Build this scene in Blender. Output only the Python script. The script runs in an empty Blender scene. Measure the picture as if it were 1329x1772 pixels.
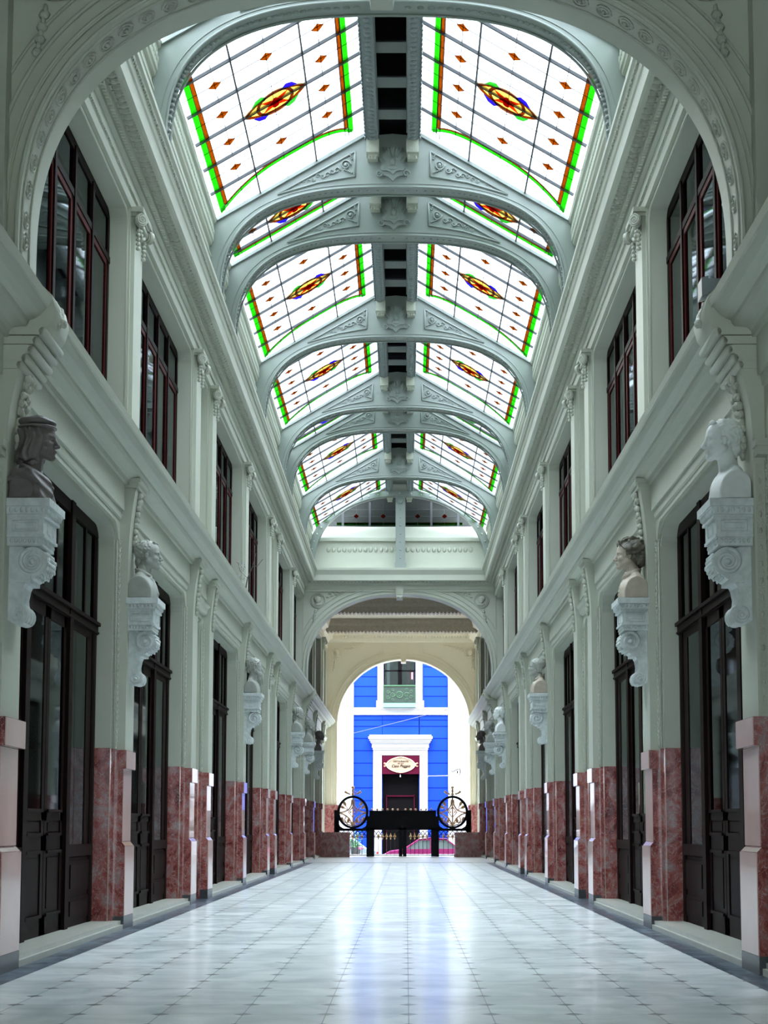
import bpy, bmesh, math, random
import numpy as np
from mathutils import Vector
PI = math.pi
random.seed(7)
C = bpy.context.scene.collection
sc = bpy.context.scene

# ------------------------------------------------------------------ camera
PITCH = math.radians(5.5)
FPX = 2679 * math.cos(PITCH)
cam = bpy.data.cameras.new('camera'); co = bpy.data.objects.new('camera', cam); C.objects.link(co)
cam.sensor_fit = 'HORIZONTAL'; cam.sensor_width = 36; cam.lens = FPX * 36 / 1329
cam.shift_x = -(703 - 664.5) / 1329
cam.shift_y = (1430 - FPX * math.tan(PITCH) - 886) / 1329
cam.clip_start = .1; cam.clip_end = 400
co.location = (.22, 0, 1.2); co.rotation_euler = (PI / 2 + PITCH, 0, 0)
sc.camera = co
# ------------------------------------------------------------------ daylight
w = bpy.data.worlds.new('sky'); sc.world = w; w.use_nodes = True
wn = w.node_tree.nodes; wl = w.node_tree.links; wn.clear()
bg = wn.new('ShaderNodeBackground'); wo = wn.new('ShaderNodeOutputWorld')
# overcast sky: brightest overhead, dimmer towards the horizon
SKY_TOP, SKY_LOW = 60.0, 3.0
wp = wn.new('ShaderNodeMath'); wp.operation = 'POWER'; wp.inputs[1].default_value = 2.2; wp.use_clamp = True
wt = wn.new('ShaderNodeTexCoord'); ws = wn.new('ShaderNodeSeparateXYZ'); wr = wn.new('ShaderNodeMapRange')
wl.new(wt.outputs['Generated'], ws.inputs[0]); wl.new(ws.outputs[2], wp.inputs[0]); wl.new(wp.outputs[0], wr.inputs[0])
wr.inputs[1].default_value = 0.0; wr.inputs[2].default_value = 1; wr.inputs[3].default_value = SKY_LOW; wr.inputs[4].default_value = SKY_TOP
bg.inputs[0].default_value = (.82, .92, 1, 1); wl.new(wr.outputs[0], bg.inputs[1])
wl.new(bg.outputs[0], wo.inputs[0])
sun = bpy.data.lights.new('sun', 'SUN'); so = bpy.data.objects.new('sun', sun); C.objects.link(so)
sun.energy = 2.0; sun.angle = math.radians(16); sun.color = (1, .87, .70)
so.rotation_euler = Vector((-.26, .72, .26)).to_track_quat('Z', 'Y').to_euler()
so.location = (-10, 90, 40)
sc.view_settings.view_transform = 'Standard'; sc.view_settings.look = 'None'
sc.view_settings.gamma = 1; sc.view_settings.exposure = 0.12
sc.view_settings.use_curve_mapping = False
sc.cycles.max_bounces = 10; sc.cycles.diffuse_bounces = 5; sc.cycles.transparent_max_bounces = 12
sc.cycles.sample_clamp_indirect = 8
sc.cycles.use_denoising = True

# ------------------------------------------------------------------ materials
def nt(name):
    m = bpy.data.materials.new(name); m.use_nodes = True
    n = m.node_tree.nodes; l = m.node_tree.links
    b = n['Principled BSDF']
    return m, n, l, b
def plain(name, col, rough=.6, metal=0., noise=.0, nscale=3., bump=0., bscale=40., spec=.5):
    m, n, l, b = nt(name)
    b.inputs['Base Color'].default_value = (*col, 1); b.inputs['Roughness'].default_value = rough
    b.inputs['Metallic'].default_value = metal; b.inputs['Specular IOR Level'].default_value = spec
    tc = n.new('ShaderNodeNewGeometry')
    if noise:
        t = n.new('ShaderNodeTexNoise'); t.inputs['Scale'].default_value = nscale; t.inputs['Detail'].default_value = 5
        l.new(tc.outputs['Position'], t.inputs['Vector'])
        mx = n.new('ShaderNodeMix'); mx.data_type = 'RGBA'
        mx.inputs[6].default_value = (*[c * (1 - noise) for c in col], 1)
        mx.inputs[7].default_value = (*[min(1, c * (1 + noise)) for c in col], 1)
        l.new(t.outputs[0], mx.inputs[0]); l.new(mx.outputs[2], b.inputs['Base Color'])
    if bump:
        t2 = n.new('ShaderNodeTexNoise'); t2.inputs['Scale'].default_value = bscale; t2.inputs['Detail'].default_value = 4
        l.new(tc.outputs['Position'], t2.inputs['Vector'])
        bp = n.new('ShaderNodeBump'); bp.inputs['Strength'].default_value = bump; bp.inputs['Distance'].default_value = .02
        l.new(t2.outputs[0], bp.inputs['Height']); l.new(bp.outputs[0], b.inputs['Normal'])
    return m
M = {}
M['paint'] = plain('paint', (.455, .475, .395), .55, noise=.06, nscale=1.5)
M['paint_dimmed'] = plain('paint_dimmed', (.215, .245, .225), .5, noise=.06, nscale=1.5)  # wall paint greyed and darkened, standing in for dimmer light on the ribs
M['paintdark'] = plain('paintdark', (.17, .20, .20), .6, noise=.1, nscale=6, bump=.8, bscale=25)
M['relief'] = plain('relief', (.43, .445, .37), .5, noise=.12, nscale=30, bump=.5, bscale=60)
M['cream'] = plain('cream', (.86, .79, .63), .5, noise=.05, nscale=2)
M['wood'] = plain('wood', (.010, .004, .0035), .5, noise=.5, nscale=9, spec=.06)
M['redwood'] = plain('redwood', (.06, .006, .006), .5, noise=.4, nscale=9, spec=.08)
M['lead'] = plain('lead', (.03, .035, .04), .5)
M['bar'] = plain('bar', (.22, .26, .26), .5)
M['stone'] = plain('stone', (.70, .72, .69), .55, noise=.22, nscale=9, bump=.25, bscale=30)
M['plaster'] = plain('plaster', (.66, .69, .67), .5, noise=.12, nscale=14, bump=.15)
M['greystone'] = plain('greystone', (.31, .325, .29), .5, noise=.18, nscale=12, bump=.2)
M['brown'] = plain('brown', (.115, .10, .095), .45, noise=.3, nscale=14, bump=.3)
M['umber'] = plain('umber', (.10, .09, .065), .5, noise=.5, nscale=16, bump=.3)
M['tan'] = plain('tan', (.42, .36, .29), .5, noise=.25, nscale=12, bump=.2)
M['black'] = plain('black', (.005, .006, .008), .5, spec=.15)
M['gold'] = plain('gold', (1, .62, .32), .4, metal=.1)
M['threshold'] = plain('threshold', (.66, .68, .68), .3, noise=.06, nscale=2)
M['sill'] = plain('sill', (.50, .50, .44), .3, noise=.12, nscale=6)
M['blackstone'] = plain('blackstone', (.05, .055, .06), .25, noise=.5, nscale=8)
M['blue'] = plain('blue', (.008, .033, .31), .85, noise=.05, nscale=1, spec=.02)
M['bluegroove'] = plain('bluegroove', (.003, .012, .16), .85, spec=.02)
M['white'] = plain('white', (.40, .395, .43), .8, spec=.1)
M['asphalt'] = plain('asphalt', (.05, .05, .055), .9, noise=.2, nscale=8, spec=.02)
M['dark'] = plain('dark', (.004, .0035, .004), .9, spec=.01)
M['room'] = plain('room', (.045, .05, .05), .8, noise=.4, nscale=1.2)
M['curtain'] = plain('curtain', (.34, .38, .38), .8, noise=.2, nscale=5)
M['maroon'] = plain('maroon', (.045, .003, .012), .8, spec=.03)
M['beige'] = plain('beige', (.24, .17, .125), .8, spec=.03)
M['ink'] = plain('ink', (.006, .007, .006), .8, spec=.02)
M['magenta'] = plain('magenta', (.20, .008, .085), .35)
M['carwhite'] = plain('carwhite', (.3, .36, .42), .25)
M['carglass'] = plain('carglass', (.10, .14, .14), .08)
M['rubber'] = plain('rubber', (.02, .02, .02), .7)
M['redlamp'] = plain('redlamp', (.7, .02, .04), .3)
M['leaf'] = plain('leaf', (.02, .16, .03), .5, noise=.5, nscale=30)
M['pink'] = plain('pink', (.8, .12, .25), .5)
M['verdigris'] = plain('verdigris', (.10, .28, .21), .5, noise=.1)
M['darkgreen'] = plain('darkgreen', (.003, .014, .009), .5)
M['railgreen'] = plain('railgreen', (.02, .07, .03), .5)
M['steel'] = plain('steel', (.22, .25, .27), .4)
M['yellow'] = plain('yellow', (.65, .80, .02), .5)
M['aged'] = plain('aged', (.57, .61, .60), .6, noise=.3, nscale=16, bump=.2, bscale=40)

def marble():
    m, n, l, b = nt('red_marble')
    g = n.new('ShaderNodeNewGeometry')
    mp = n.new('ShaderNodeMapping'); mp.inputs['Scale'].default_value = (1, 1, .75)
    l.new(g.outputs['Position'], mp.inputs[0])
    n1 = n.new('ShaderNodeTexNoise'); n1.inputs['Scale'].default_value = 3.2; n1.inputs['Detail'].default_value = 9
    n1.inputs['Roughness'].default_value = .65; n1.inputs['Distortion'].default_value = 1.6
    l.new(mp.outputs[0], n1.inputs['Vector'])
    r = n.new('ShaderNodeValToRGB'); e = r.color_ramp.elements
    e[0].position = .33; e[0].color = (.115, .012, .014, 1); e[1].position = .72; e[1].color = (.42, .30, .30, 1)
    for p, c in ((.45, (.24, .045, .040)), (.53, (.33, .10, .085)), (.60, (.30, .17, .17))):
        q = e.new(p); q.color = (*c, 1)
    l.new(n1.outputs[0], r.inputs[0])
    v = n.new('ShaderNodeTexNoise'); v.inputs['Scale'].default_value = 7; v.inputs['Detail'].default_value = 4; v.inputs['Distortion'].default_value = 3.
    l.new(mp.outputs[0], v.inputs['Vector'])
    a = n.new('ShaderNodeMath'); a.operation = 'SUBTRACT'; a.inputs[1].default_value = .5; l.new(v.outputs[0], a.inputs[0])
    ab = n.new('ShaderNodeMath'); ab.operation = 'ABSOLUTE'; l.new(a.outputs[0], ab.inputs[0])
    lt = n.new('ShaderNodeMapRange'); lt.inputs[1].default_value = 0; lt.inputs[2].default_value = .018
    lt.inputs[3].default_value = .55; lt.inputs[4].default_value = 0; l.new(ab.outputs[0], lt.inputs[0])
    mx = n.new('ShaderNodeMix'); mx.data_type = 'RGBA'; mx.inputs[7].default_value = (.62, .50, .48, 1)
    l.new(lt.outputs[0], mx.inputs[0]); l.new(r.outputs[0], mx.inputs[6]); l.new(mx.outputs[2], b.inputs['Base Color'])
    b.inputs['Roughness'].default_value = .25; b.inputs['Coat Weight'].default_value = .8; b.inputs['Coat Roughness'].default_value = .12
    return m
M['marble'] = marble()
M['pinkstone'] = plain('pinkstone', (.60, .39, .35), .3, noise=.10, nscale=4)
M['pinkstone'].node_tree.nodes['Principled BSDF'].inputs['Coat Weight'].default_value = .6

def floor_mat():
    m, n, l, b = nt('floor_marble')
    g = n.new('ShaderNodeNewGeometry'); sp = n.new('ShaderNodeSeparateXYZ'); l.new(g.outputs['Position'], sp.inputs[0])
    def mth(op, a, bb=None, c=None):
        q = n.new('ShaderNodeMath'); q.operation = op
        for i, x in enumerate((a, bb, c)):
            if x is None: continue
            if isinstance(x, (int, float)): q.inputs[i].default_value = x
            else: l.new(x, q.inputs[i])
        return q.outputs[0]
    S = .531
    def tri(sock, ph):   # distance to the nearest lattice line
        a = mth('ADD', sock, -ph + S / 2 + S * 400)
        a = mth('MODULO', a, S)
        return mth('ABSOLUTE', mth('SUBTRACT', a, S / 2))
    fx = tri(sp.outputs[0], .235); fy = tri(sp.outputs[1], 10.05)
    dia = mth('LESS_THAN', mth('ADD', fx, fy), .066)
    joint = mth('LESS_THAN', mth('MINIMUM', fx, fy), .0035)
    ax = mth('ABSOLUTE', sp.outputs[0])
    band = mth('GREATER_THAN', ax, 2.86)
    # slabs differ a little
    ix = mth('FLOOR', mth('DIVIDE', mth('ADD', sp.outputs[0], -.235 + S * 400), S))
    iy = mth('FLOOR', mth('DIVIDE', mth('ADD', sp.outputs[1], -10.05 + S * 400), S))
    cb = n.new('ShaderNodeCombineXYZ'); l.new(ix, cb.inputs[0]); l.new(iy, cb.inputs[1])
    wn_ = n.new('ShaderNodeTexWhiteNoise'); l.new(cb.outputs[0], wn_.inputs['Vector'])
    n1 = n.new('ShaderNodeTexNoise'); n1.inputs['Scale'].default_value = 1.6; n1.inputs['Detail'].default_value = 8; n1.inputs['Distortion'].default_value = 1.2
    l.new(g.outputs['Position'], n1.inputs['Vector'])
    r = n.new('ShaderNodeValToRGB'); e = r.color_ramp.elements
    e[0].position = .3; e[0].color = (.50, .56, .57, 1); e[1].position = .62; e[1].color = (.78, .82, .82, 1)
    l.new(n1.outputs[0], r.inputs[0])
    hs = n.new('ShaderNodeHueSaturation'); l.new(r.outputs[0], hs.inputs['Color'])
    l.new(mth('MULTIPLY_ADD', wn_.outputs['Value'], .22, .88), hs.inputs['Value'])
    n2 = n.new('ShaderNodeTexNoise'); n2.inputs['Scale'].default_value = 2.2; n2.inputs['Detail'].default_value = 8; n2.inputs['Distortion'].default_value = 2
    l.new(g.outputs['Position'], n2.inputs['Vector'])
    r2 = n.new('ShaderNodeValToRGB'); e = r2.color_ramp.elements
    e[0].position = .42; e[0].color = (.008, .024, .045, 1); e[1].position = .70; e[1].color = (.16, .22, .28, 1)
    l.new(n2.outputs[0], r2.inputs[0])
    def mix(f, a, bb):
        q = n.new('ShaderNodeMix'); q.data_type = 'RGBA'; l.new(f, q.inputs[0])
        for i, x in ((6, a), (7, bb)):
            if isinstance(x, tuple): q.inputs[i].default_value = (*x, 1)
            else: l.new(x, q.inputs[i])
        return q.outputs[2]
    c = mix(joint, hs.outputs[0], (.24, .28, .29))
    dk = mth('MULTIPLY', dia, mth('MULTIPLY_ADD', wn_.outputs['Value'], .35, .62))
    c = mix(dk, c, (.045, .065, .08))
    c = mix(band, c, r2.outputs[0])
    l.new(c, b.inputs['Base Color'])
    n3 = n.new('ShaderNodeTexNoise'); n3.inputs['Scale'].default_value = 4; n3.inputs['Detail'].default_value = 6
    l.new(g.outputs['Position'], n3.inputs['Vector'])
    rg = n.new('ShaderNodeMapRange'); rg.inputs[3].default_value = .24; rg.inputs[4].default_value = .38
    l.new(n3.outputs[0], rg.inputs[0]); l.new(rg.outputs[0], b.inputs['Roughness'])
    n4 = n.new('ShaderNodeTexNoise'); n4.inputs['Scale'].default_value = 3.; n4.inputs['Detail'].default_value = 3
    l.new(g.outputs['Position'], n4.inputs['Vector'])
    bp = n.new('ShaderNodeBump'); bp.inputs['Strength'].default_value = .12; bp.inputs['Distance'].default_value = .01
    l.new(n4.outputs[0], bp.inputs['Height']); l.new(bp.outputs[0], b.inputs['Normal'])
    b.inputs['Coat Weight'].default_value = .18; b.inputs['Coat Roughness'].default_value = .12
    return m
M['floor'] = floor_mat()

def glass(name, col, tr=.7, tl=.25):
    m = bpy.data.materials.new(name); m.use_nodes = True; n = m.node_tree.nodes; l = m.node_tree.links; n.clear()
    o = n.new('ShaderNodeOutputMaterial'); t = n.new('ShaderNodeBsdfTransparent'); d = n.new('ShaderNodeBsdfTranslucent')
    t.inputs[0].default_value = (*[c * tr for c in col], 1); d.inputs[0].default_value = (*[c * tl for c in col], 1)
    a = n.new('ShaderNodeAddShader'); l.new(t.outputs[0], a.inputs[0]); l.new(d.outputs[0], a.inputs[1]); l.new(a.outputs[0], o.inputs[0])
    return m
M['milk'] = glass('milk', (.96, .98, 1), .50, .07)
M['gg'] = glass('green_glass', (.09, .56, .045), .85, .05)
M['og'] = glass('orange_glass', (.42, .16, .015), .8, .05)
M['yg'] = glass('yellow_glass', (.80, .64, .22), .9, .08)
M['rg'] = glass('red_glass', (.5, .02, .04), .9, .1)
M['orr'] = glass('vermilion_glass', (.7, .13, .06), .95, .05)
M['bg'] = glass('blue_glass', (.1, .06, .8), .8, .1)
M['dg'] = glass('deep_green_glass', (.12, .45, .1), .8, .1)
def pane(name, tcol, refl=.06):
    m = bpy.data.materials.new(name); m.use_nodes = True; n = m.node_tree.nodes; l = m.node_tree.links; n.clear()
    o = n.new('ShaderNodeOutputMaterial'); t = n.new('ShaderNodeBsdfTransparent'); g = n.new('ShaderNodeBsdfGlossy')
    t.inputs[0].default_value = (*tcol, 1); g.inputs['Roughness'].default_value = .03
    g.inputs[0].default_value = (.62, .68, .70, 1)
    f = n.new('ShaderNodeFresnel'); f.inputs[0].default_value = 1.5
    mx = n.new('ShaderNodeMixShader'); l.new(f.outputs[0], mx.inputs[0]); l.new(t.outputs[0], mx.inputs[1]); l.new(g.outputs[0], mx.inputs[2])
    l.new(mx.outputs[0], o.inputs[0]); return m
M['pane'] = pane('window_pane', (.6, .66, .66))

# ------------------------------------------------------------------ mesh builder
class MB:
    def __init__(s): s.v = []; s.f = []; s.s = []
    def add(s, vs, fs, smooth=False):
        k = len(s.v); s.v += [tuple(p) for p in vs]
        for f in fs: s.f.append(tuple(i + k for i in f)); s.s.append(smooth)
    def box(s, x0, x1, y0, y1, z0, z1):
        s.add([(x, y, z) for x in (x0, x1) for y in (y0, y1) for z in (z0, z1)],
              [(0, 1, 3, 2), (4, 6, 7, 5), (0, 4, 5, 1), (2, 3, 7, 6), (0, 2, 6, 4), (1, 5, 7, 3)])
        return s
    def prism(s, poly, axis, a0, a1, smooth=False):
        n = len(poly)
        def P(p, a): return (a, p[0], p[1]) if axis == 'x' else (p[0], a, p[1]) if axis == 'y' else (p[0], p[1], a)
        vs = [P(p, a0) for p in poly] + [P(p, a1) for p in poly]
        s.add(vs, [(i, (i + 1) % n, (i + 1) % n + n, i + n) for i in range(n)], smooth)
        s.add([P(p, a0) for p in poly], [tuple(range(n))]); s.add([P(p, a1) for p in poly], [tuple(range(n))])
        return s
    def band(s, p, q, axis, a0, a1, closed=False, smooth=False):
        """solid between two matching polylines p,q extruded along an axis"""
        n = len(p)
        def P(t, a): return (a, t[0], t[1]) if axis == 'x' else (t[0], a, t[1]) if axis == 'y' else (t[0], t[1], a)
        vs = [P(t, a) for a in (a0, a1) for t in p] + [P(t, a) for a in (a0, a1) for t in q]
        fs = []
        for i in range(n if closed else n - 1):
            j = (i + 1) % n
            fs += [(i, j, j + n, i + n), (2 * n + i, 3 * n + i, 3 * n + j, 2 * n + j), (i, 2 * n + i, 2 * n + j, j), (n + i, n + j, 3 * n + j, 3 * n + i)]
        if not closed:
            for i in (0, n - 1): fs.append((i, n + i, 3 * n + i, 2 * n + i))
        s.add(vs, fs, smooth); return s
    def tube(s, pts, r, n=6, closed=False, ends=True):
        pts = [Vector(p) for p in pts]; m = len(pts); vs = []
        rr = r if isinstance(r, (list, tuple)) else [r] * m
        up = Vector((0, 0, 1)); prev = None
        for i, p in enumerate(pts):
            if closed: t = pts[(i + 1) % m] - pts[i - 1]
            else: t = pts[min(i + 1, m - 1)] - pts[max(i - 1, 0)]
            if t.length < 1e-9: t = Vector((0, 0, 1))
            t.normalize()
            if prev is None:
                a = t.cross(up)
                if a.length < .05: a = t.cross(Vector((1, 0, 0)))
            else: a = prev - t * prev.dot(t)
            a.normalize(); prev = a; b = t.cross(a)
            for k in range(n):
                an = 2 * PI * k / n; vs.append(p + (a * math.cos(an) + b * math.sin(an)) * rr[i])
        fs = []
        for i in range(m if closed else m - 1):
            j = (i + 1) % m
            for k in range(n):
                k2 = (k + 1) % n; fs.append((i * n + k, i * n + k2, j * n + k2, j * n + k))
        if ends and not closed: fs += [tuple(range(n))[::-1], tuple((m - 1) * n + k for k in range(n))]
        s.add(vs, fs, n > 4); return s
    def ell(s, c, r, nu=8, nv=5, rot=None):
        vs = []; fs = []
        for j in range(nv + 1):
            ph = PI * j / nv
            for i in range(nu):
                th = 2 * PI * i / nu
                p = Vector((r[0] * math.sin(ph) * math.cos(th), r[1] * math.sin(ph) * math.sin(th), r[2] * math.cos(ph)))
                if rot is not None: p = rot @ p
                vs.append(p + Vector(c))
        for j in range(nv):
            for i in range(nu):
                i2 = (i + 1) % nu; fs.append((j * nu + i, (j + 1) * nu + i, (j + 1) * nu + i2, j * nu + i2))
        s.add(vs, fs, True); return s
    def cyl(s, c, r, axis, a0, a1, n=20, smooth=True):
        poly = [(c[0] + r * math.cos(2 * PI * i / n), c[1] + r * math.sin(2 * PI * i / n)) for i in range(n)]
        return s.prism(poly, axis, a0, a1, smooth)
    def spiral(s, c, r, y, turns=2.3, tr=.1, flip=1, n=40, start=0):
        """volute line on a plane of constant y, c in (x,z)"""
        pts = []; rad = []
        for i in range(n):
            t = i / (n - 1); rr = r * (1 - .88 * t); a = start + flip * 2 * PI * turns * t
            pts.append((c[0] + rr * math.cos(a), y, c[1] + rr * math.sin(a))); rad.append(max(r * tr * (1 - .6 * t), .002))
        return s.tube(pts, rad, 5)
    def xf(s, fn): s.v = [tuple(fn(*p)) for p in s.v]; return s
    def build(s, name, mat, parent=None, recalc=True):
        me = bpy.data.meshes.new(name); me.from_pydata(s.v, [], s.f)
        me.polygons.foreach_set('use_smooth', s.s)
        if recalc:
            bm = bmesh.new(); bm.from_mesh(me); bmesh.ops.remove_doubles(bm, verts=bm.verts, dist=1e-6)
            bmesh.ops.recalc_face_normals(bm, faces=bm.faces); bm.to_mesh(me); bm.free()
        me.materials.append(M[mat] if isinstance(mat, str) else mat)
        o = bpy.data.objects.new(name, me); C.objects.link(o)
        if parent is not None: o.parent = parent
        return o
def struct(name, mb, mat, parent=None):
    o = mb.build(name, mat, parent)
    if parent is None: o['kind'] = 'structure'
    return o
def tag(o, label, cat, group=None, kind=None):
    o['label'] = label; o['category'] = cat
    if group: o['group'] = group
    if kind: o['kind'] = kind
    return o
def thing(name, label=None, cat=None, loc=(0, 0, 0), rz=0, group=None):
    o = bpy.data.objects.new(name, None); C.objects.link(o); o.location = loc; o.rotation_euler = (0, 0, rz)
    o.empty_display_size = .2
    if label: tag(o, label, cat, group)
    return o
def dup(root, loc, rz=0, label=None):
    r = root.copy(); C.objects.link(r); r.location = loc; r.rotation_euler = (0, 0, rz)
    if label: r['label'] = label
    for ch in list(root.children):
        c = ch.copy(); C.objects.link(c); c.parent = r
        for g in list(ch.children):
            d = g.copy(); C.objects.link(d); d.parent = c
    return r
ORD = ['nearest', 'second', 'third', 'fourth', 'fifth', 'sixth', 'seventh', 'eighth', 'ninth', 'tenth', 'eleventh', 'twelfth']
def superarch(a, b, z0, n=2.6, k=48, cx=0.):
    """polyline from left spring to right spring"""
    pts = []
    for i in range(k + 1):
        t = PI - PI * i / k; c, s_ = math.cos(t), math.sin(t)
        pts.append((cx + a * math.copysign(abs(c) ** (2 / n), c), z0 + b * abs(s_) ** (2 / n)))
    return pts
def round_open(y0, y1, z0, z1, r, k=6):
    """opening outline, bottom-left up and over to bottom-right, in (y,z)"""
    p = [(y0, z0)]
    for i in range(k + 1):
        a = PI - PI / 2 * i / k; p.append((y0 + r + r * math.cos(a), z1 - r + r * math.sin(a)))
    for i in range(k + 1):
        a = PI / 2 - PI / 2 * i / k; p.append((y1 - r + r * math.cos(a), z1 - r + r * math.sin(a)))
    p.append((y1, z0)); return p
def around(y0, y1, z0, z1, k=6):
    p = [(y0, z0)] + [(y0, z1)] * (k + 1) + [(y1, z1)] * (k + 1) + [(y1, z0)]
    return p

# ------------------------------------------------------------------ layout of the hall
P = [12.95, 18.57, 24.20, 26.25, 31.85, 37.35, 39.45, 45.0, 50.5, 56.1, 61.6]
PM1 = 7.3
WALL = 3.20
ENDY = 50.2
OUTY = 65.3
SIDES = ((-1, 'left'), (1, 'right'))

# ---- floors
f = MB(); f.box(-3.9, 3.9, -8, 51.3, -.3, 0); struct('floor', f, 'floor')
f = MB(); f.box(-3.9, 3.9, 51.3, 66.2, -.3, .015); struct('trim_1', f, 'threshold')

# ---- hall walls: masonry plates with rounded openings
segs = [(PM1, P[0], 'door')] + [(P[i], P[i + 1], 'niche' if i in (2, 5) else 'door') for i in range(10)] + [(P[10], OUTY, 'niche')]
for s, side in SIDES:
    mb = MB()
    X = lambda d: s * d
    for ya, yb, kind in segs:
        # lower storey
        o0, o1 = ya + .40, yb - .40
        top = 4.76 if kind == 'door' else 4.62
        mb.band(round_open(o0, o1, 0, top, .24), around(ya, yb, 0, 4.92), 'x', X(3.27), X(3.46))
        # raised outer jamb and bead around the opening
        mb.band(round_open(o0 - .035, o1 + .035, 0, top + .05, .26), around(ya, yb, 0, 5.3), 'x', X(3.225), X(3.27))
        # upper storey
        mb.band(round_open(ya + .36, yb - .36, 5.3, 8.68, .16), around(ya, yb, 5.3, 9.58), 'x', X(WALL), X(3.40))
        mb.box(X(3.2), X(3.46), ya, yb, 4.92, 5.3)
        # bright rounded bead on the arris
        for h_ in (0,):
            path = round_open(ya + .345, yb - .345, 5.64, 8.695, .17)
            mb.tube([(X(3.195), p[0], p[1]) for p in path], .018, 6)
    struct('wall_' + side, mb, 'paint')
    mb = MB()   # near flank wall towards the camera
    mb.box(X(3.27), X(3.46), -8, PM1, 0, 13)
    mb.box(X(3.3), X(3.46), PM1, 13.2, 9.5, 13)
    struct('wall_' + side + '_near', mb, 'paint')
    mb = MB()   # rooms behind the shop fronts and upper windows
    mb.box(X(5.6), X(5.8), PM1, OUTY, -.2, 9.7); mb.box(X(3.46), X(5.6), PM1, OUTY, 5.0, 5.45)
    mb.box(X(3.46), X(5.6), PM1, OUTY, -.2, .02); mb.box(X(3.3), X(5.8), PM1, OUTY, 9.6, 9.75)
    mb.box(X(3.46), X(5.6), PM1 - .1, PM1, -.2, 9.6)
    for y in P: mb.box(X(3.46), X(5.6), y - .08, y + .08, 0, 9.6)
    struct('wall_' + side + '_rooms', mb, 'room')
    # frieze panels
    mb = MB()
    for ya, yb, kind in segs:
        if kind == 'door': mb.box(X(3.165), X(3.25), ya + .33, yb - .33, 4.97, 5.31)
        else: mb.box(X(3.165), X(3.25), ya + .33, yb - .33, 5.02, 5.31)
        y0, y1 = ya + .33, yb - .33
        mb.prism([(X(3.24), 4.86), (X(3.20), 4.88), (X(3.19), 4.97), (X(3.25), 4.97)], 'y', y0, y1)
    struct('trim_2' if s < 0 else 'trim_3', mb, 'paint')
    # middle cornice
    prof = [(3.3, 5.30), (3.13, 5.30), (3.12, 5.35), (3.09, 5.38), (3.0, 5.40), (2.975, 5.43), (2.965, 5.46), (2.92, 5.475), (2.87, 5.51), (2.835, 5.55), (2.82, 5.57), (2.80, 5.575), (2.78, 5.64), (3.3, 5.66)]
    mb = MB(); mb.prism([(X(a), b) for a, b in prof], 'y', PM1, OUTY); struct('trim_4' if s < 0 else 'trim_5', mb, 'paint')
    # upper entablature and crown cornice
    prof = [(3.3, 8.74), (3.14, 8.74), (3.14, 8.89), (3.12, 8.90), (3.12, 9.05), (3.07, 9.06), (3.05, 9.12), (3.0, 9.13), (2.99, 9.17), (2.83, 9.18), (2.80, 9.20), (2.79, 9.38), (2.77, 9.40), (2.755, 9.46), (2.72, 9.51), (2.69, 9.53), (2.685, 9.58), (3.3, 9.60)]
    mb = MB(); mb.prism([(X(a), b) for a, b in prof], 'y', P[0] + .3, ENDY)
    ent = struct('trim_6' if s < 0 else 'trim_7', mb, 'paint')
    y = P[0] + .35; mb = MB(); e = MB(); r = MB()
    while y < ENDY - .5:
        mb.box(X(3.045), X(3.0), y, y + .045, 9.065, 9.125)
        if int(y * 100) % 2 >= 0: r.ell((X(2.735), y, 9.475), (.018, .026, .018), 5, 3)
        y += .075
    y = P[0] + .4
    while y < ENDY - .5:
        e.ell((X(2.925), y, 9.175), (.055, .05, .035), 7, 4); e.box(X(2.99), X(2.87), y + .06, y + .075, 9.155, 9.185); y += .14
    mb.build('dentil_band', 'paint', ent)['kind'] = 'stuff'
    e.build('egg_and_dart_band', 'relief', ent)['kind'] = 'stuff'
    r.build('bead_moulding', 'relief', ent)['kind'] = 'stuff'
    b2 = MB(); y = P[0] + .4
    while y < ENDY - .5: b2.ell((X(3.118), y, 8.895), (.012, .02, .014), 5, 3); y += .06
    b2.build('pearl_moulding', 'relief', ent)['kind'] = 'stuff'
    # vestibule cornice between the end arch and the outer arch
    prof = [(3.3, 8.74), (3.14, 8.74), (3.12, 9.0), (3.0, 9.1), (2.9, 9.15), (2.85, 9.35), (2.8, 9.5), (3.3, 9.5)]
    mb = MB(); mb.prism([(X(a), b) for a, b in prof], 'y', ENDY + .6, OUTY); struct('trim_8' if s < 0 else 'trim_9', mb, 'cream')
    # moulded upright strip under the skylight eave
    prof = [(3.05, 9.58), (2.97, 9.58), (2.97, 10.0), (2.95, 10.02), (2.95, 10.3), (2.92, 10.32), (2.92, 10.36), (2.95, 10.38), (2.95, 10.5), (2.91, 10.52), (2.90, 10.56), (2.88, 10.58), (2.88, 10.86), (2.85, 10.88), (2.83, 10.95), (3.05, 10.97)]
    mb = MB(); mb.prism([(X(a), b) for a, b in prof], 'y', P[0] + .3, ENDY)
    st = struct('trim_10' if s < 0 else 'trim_11', mb, 'paint')
    r = MB(); y = P[0] + .4
    while y < ENDY - .3:
        r.ell((X(2.878), y, 10.72), (.012, .035, .06), 6, 4); y += .11
    r.build('leaf_band', 'relief', st)['kind'] = 'stuff'
    # door steps
    for k, (ya, yb, kind) in enumerate(segs):
        if kind == 'door':
            mb = MB(); mb.box(X(3.13), X(3.55), ya + .31, yb - .31, -.05, .10)
            mb.box(X(3.10), X(3.2), ya + .31, yb - .31, -.05, .055)
            struct('trim_%d' % (12 + k + (15 if s > 0 else 0)), mb, 'sill')
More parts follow.
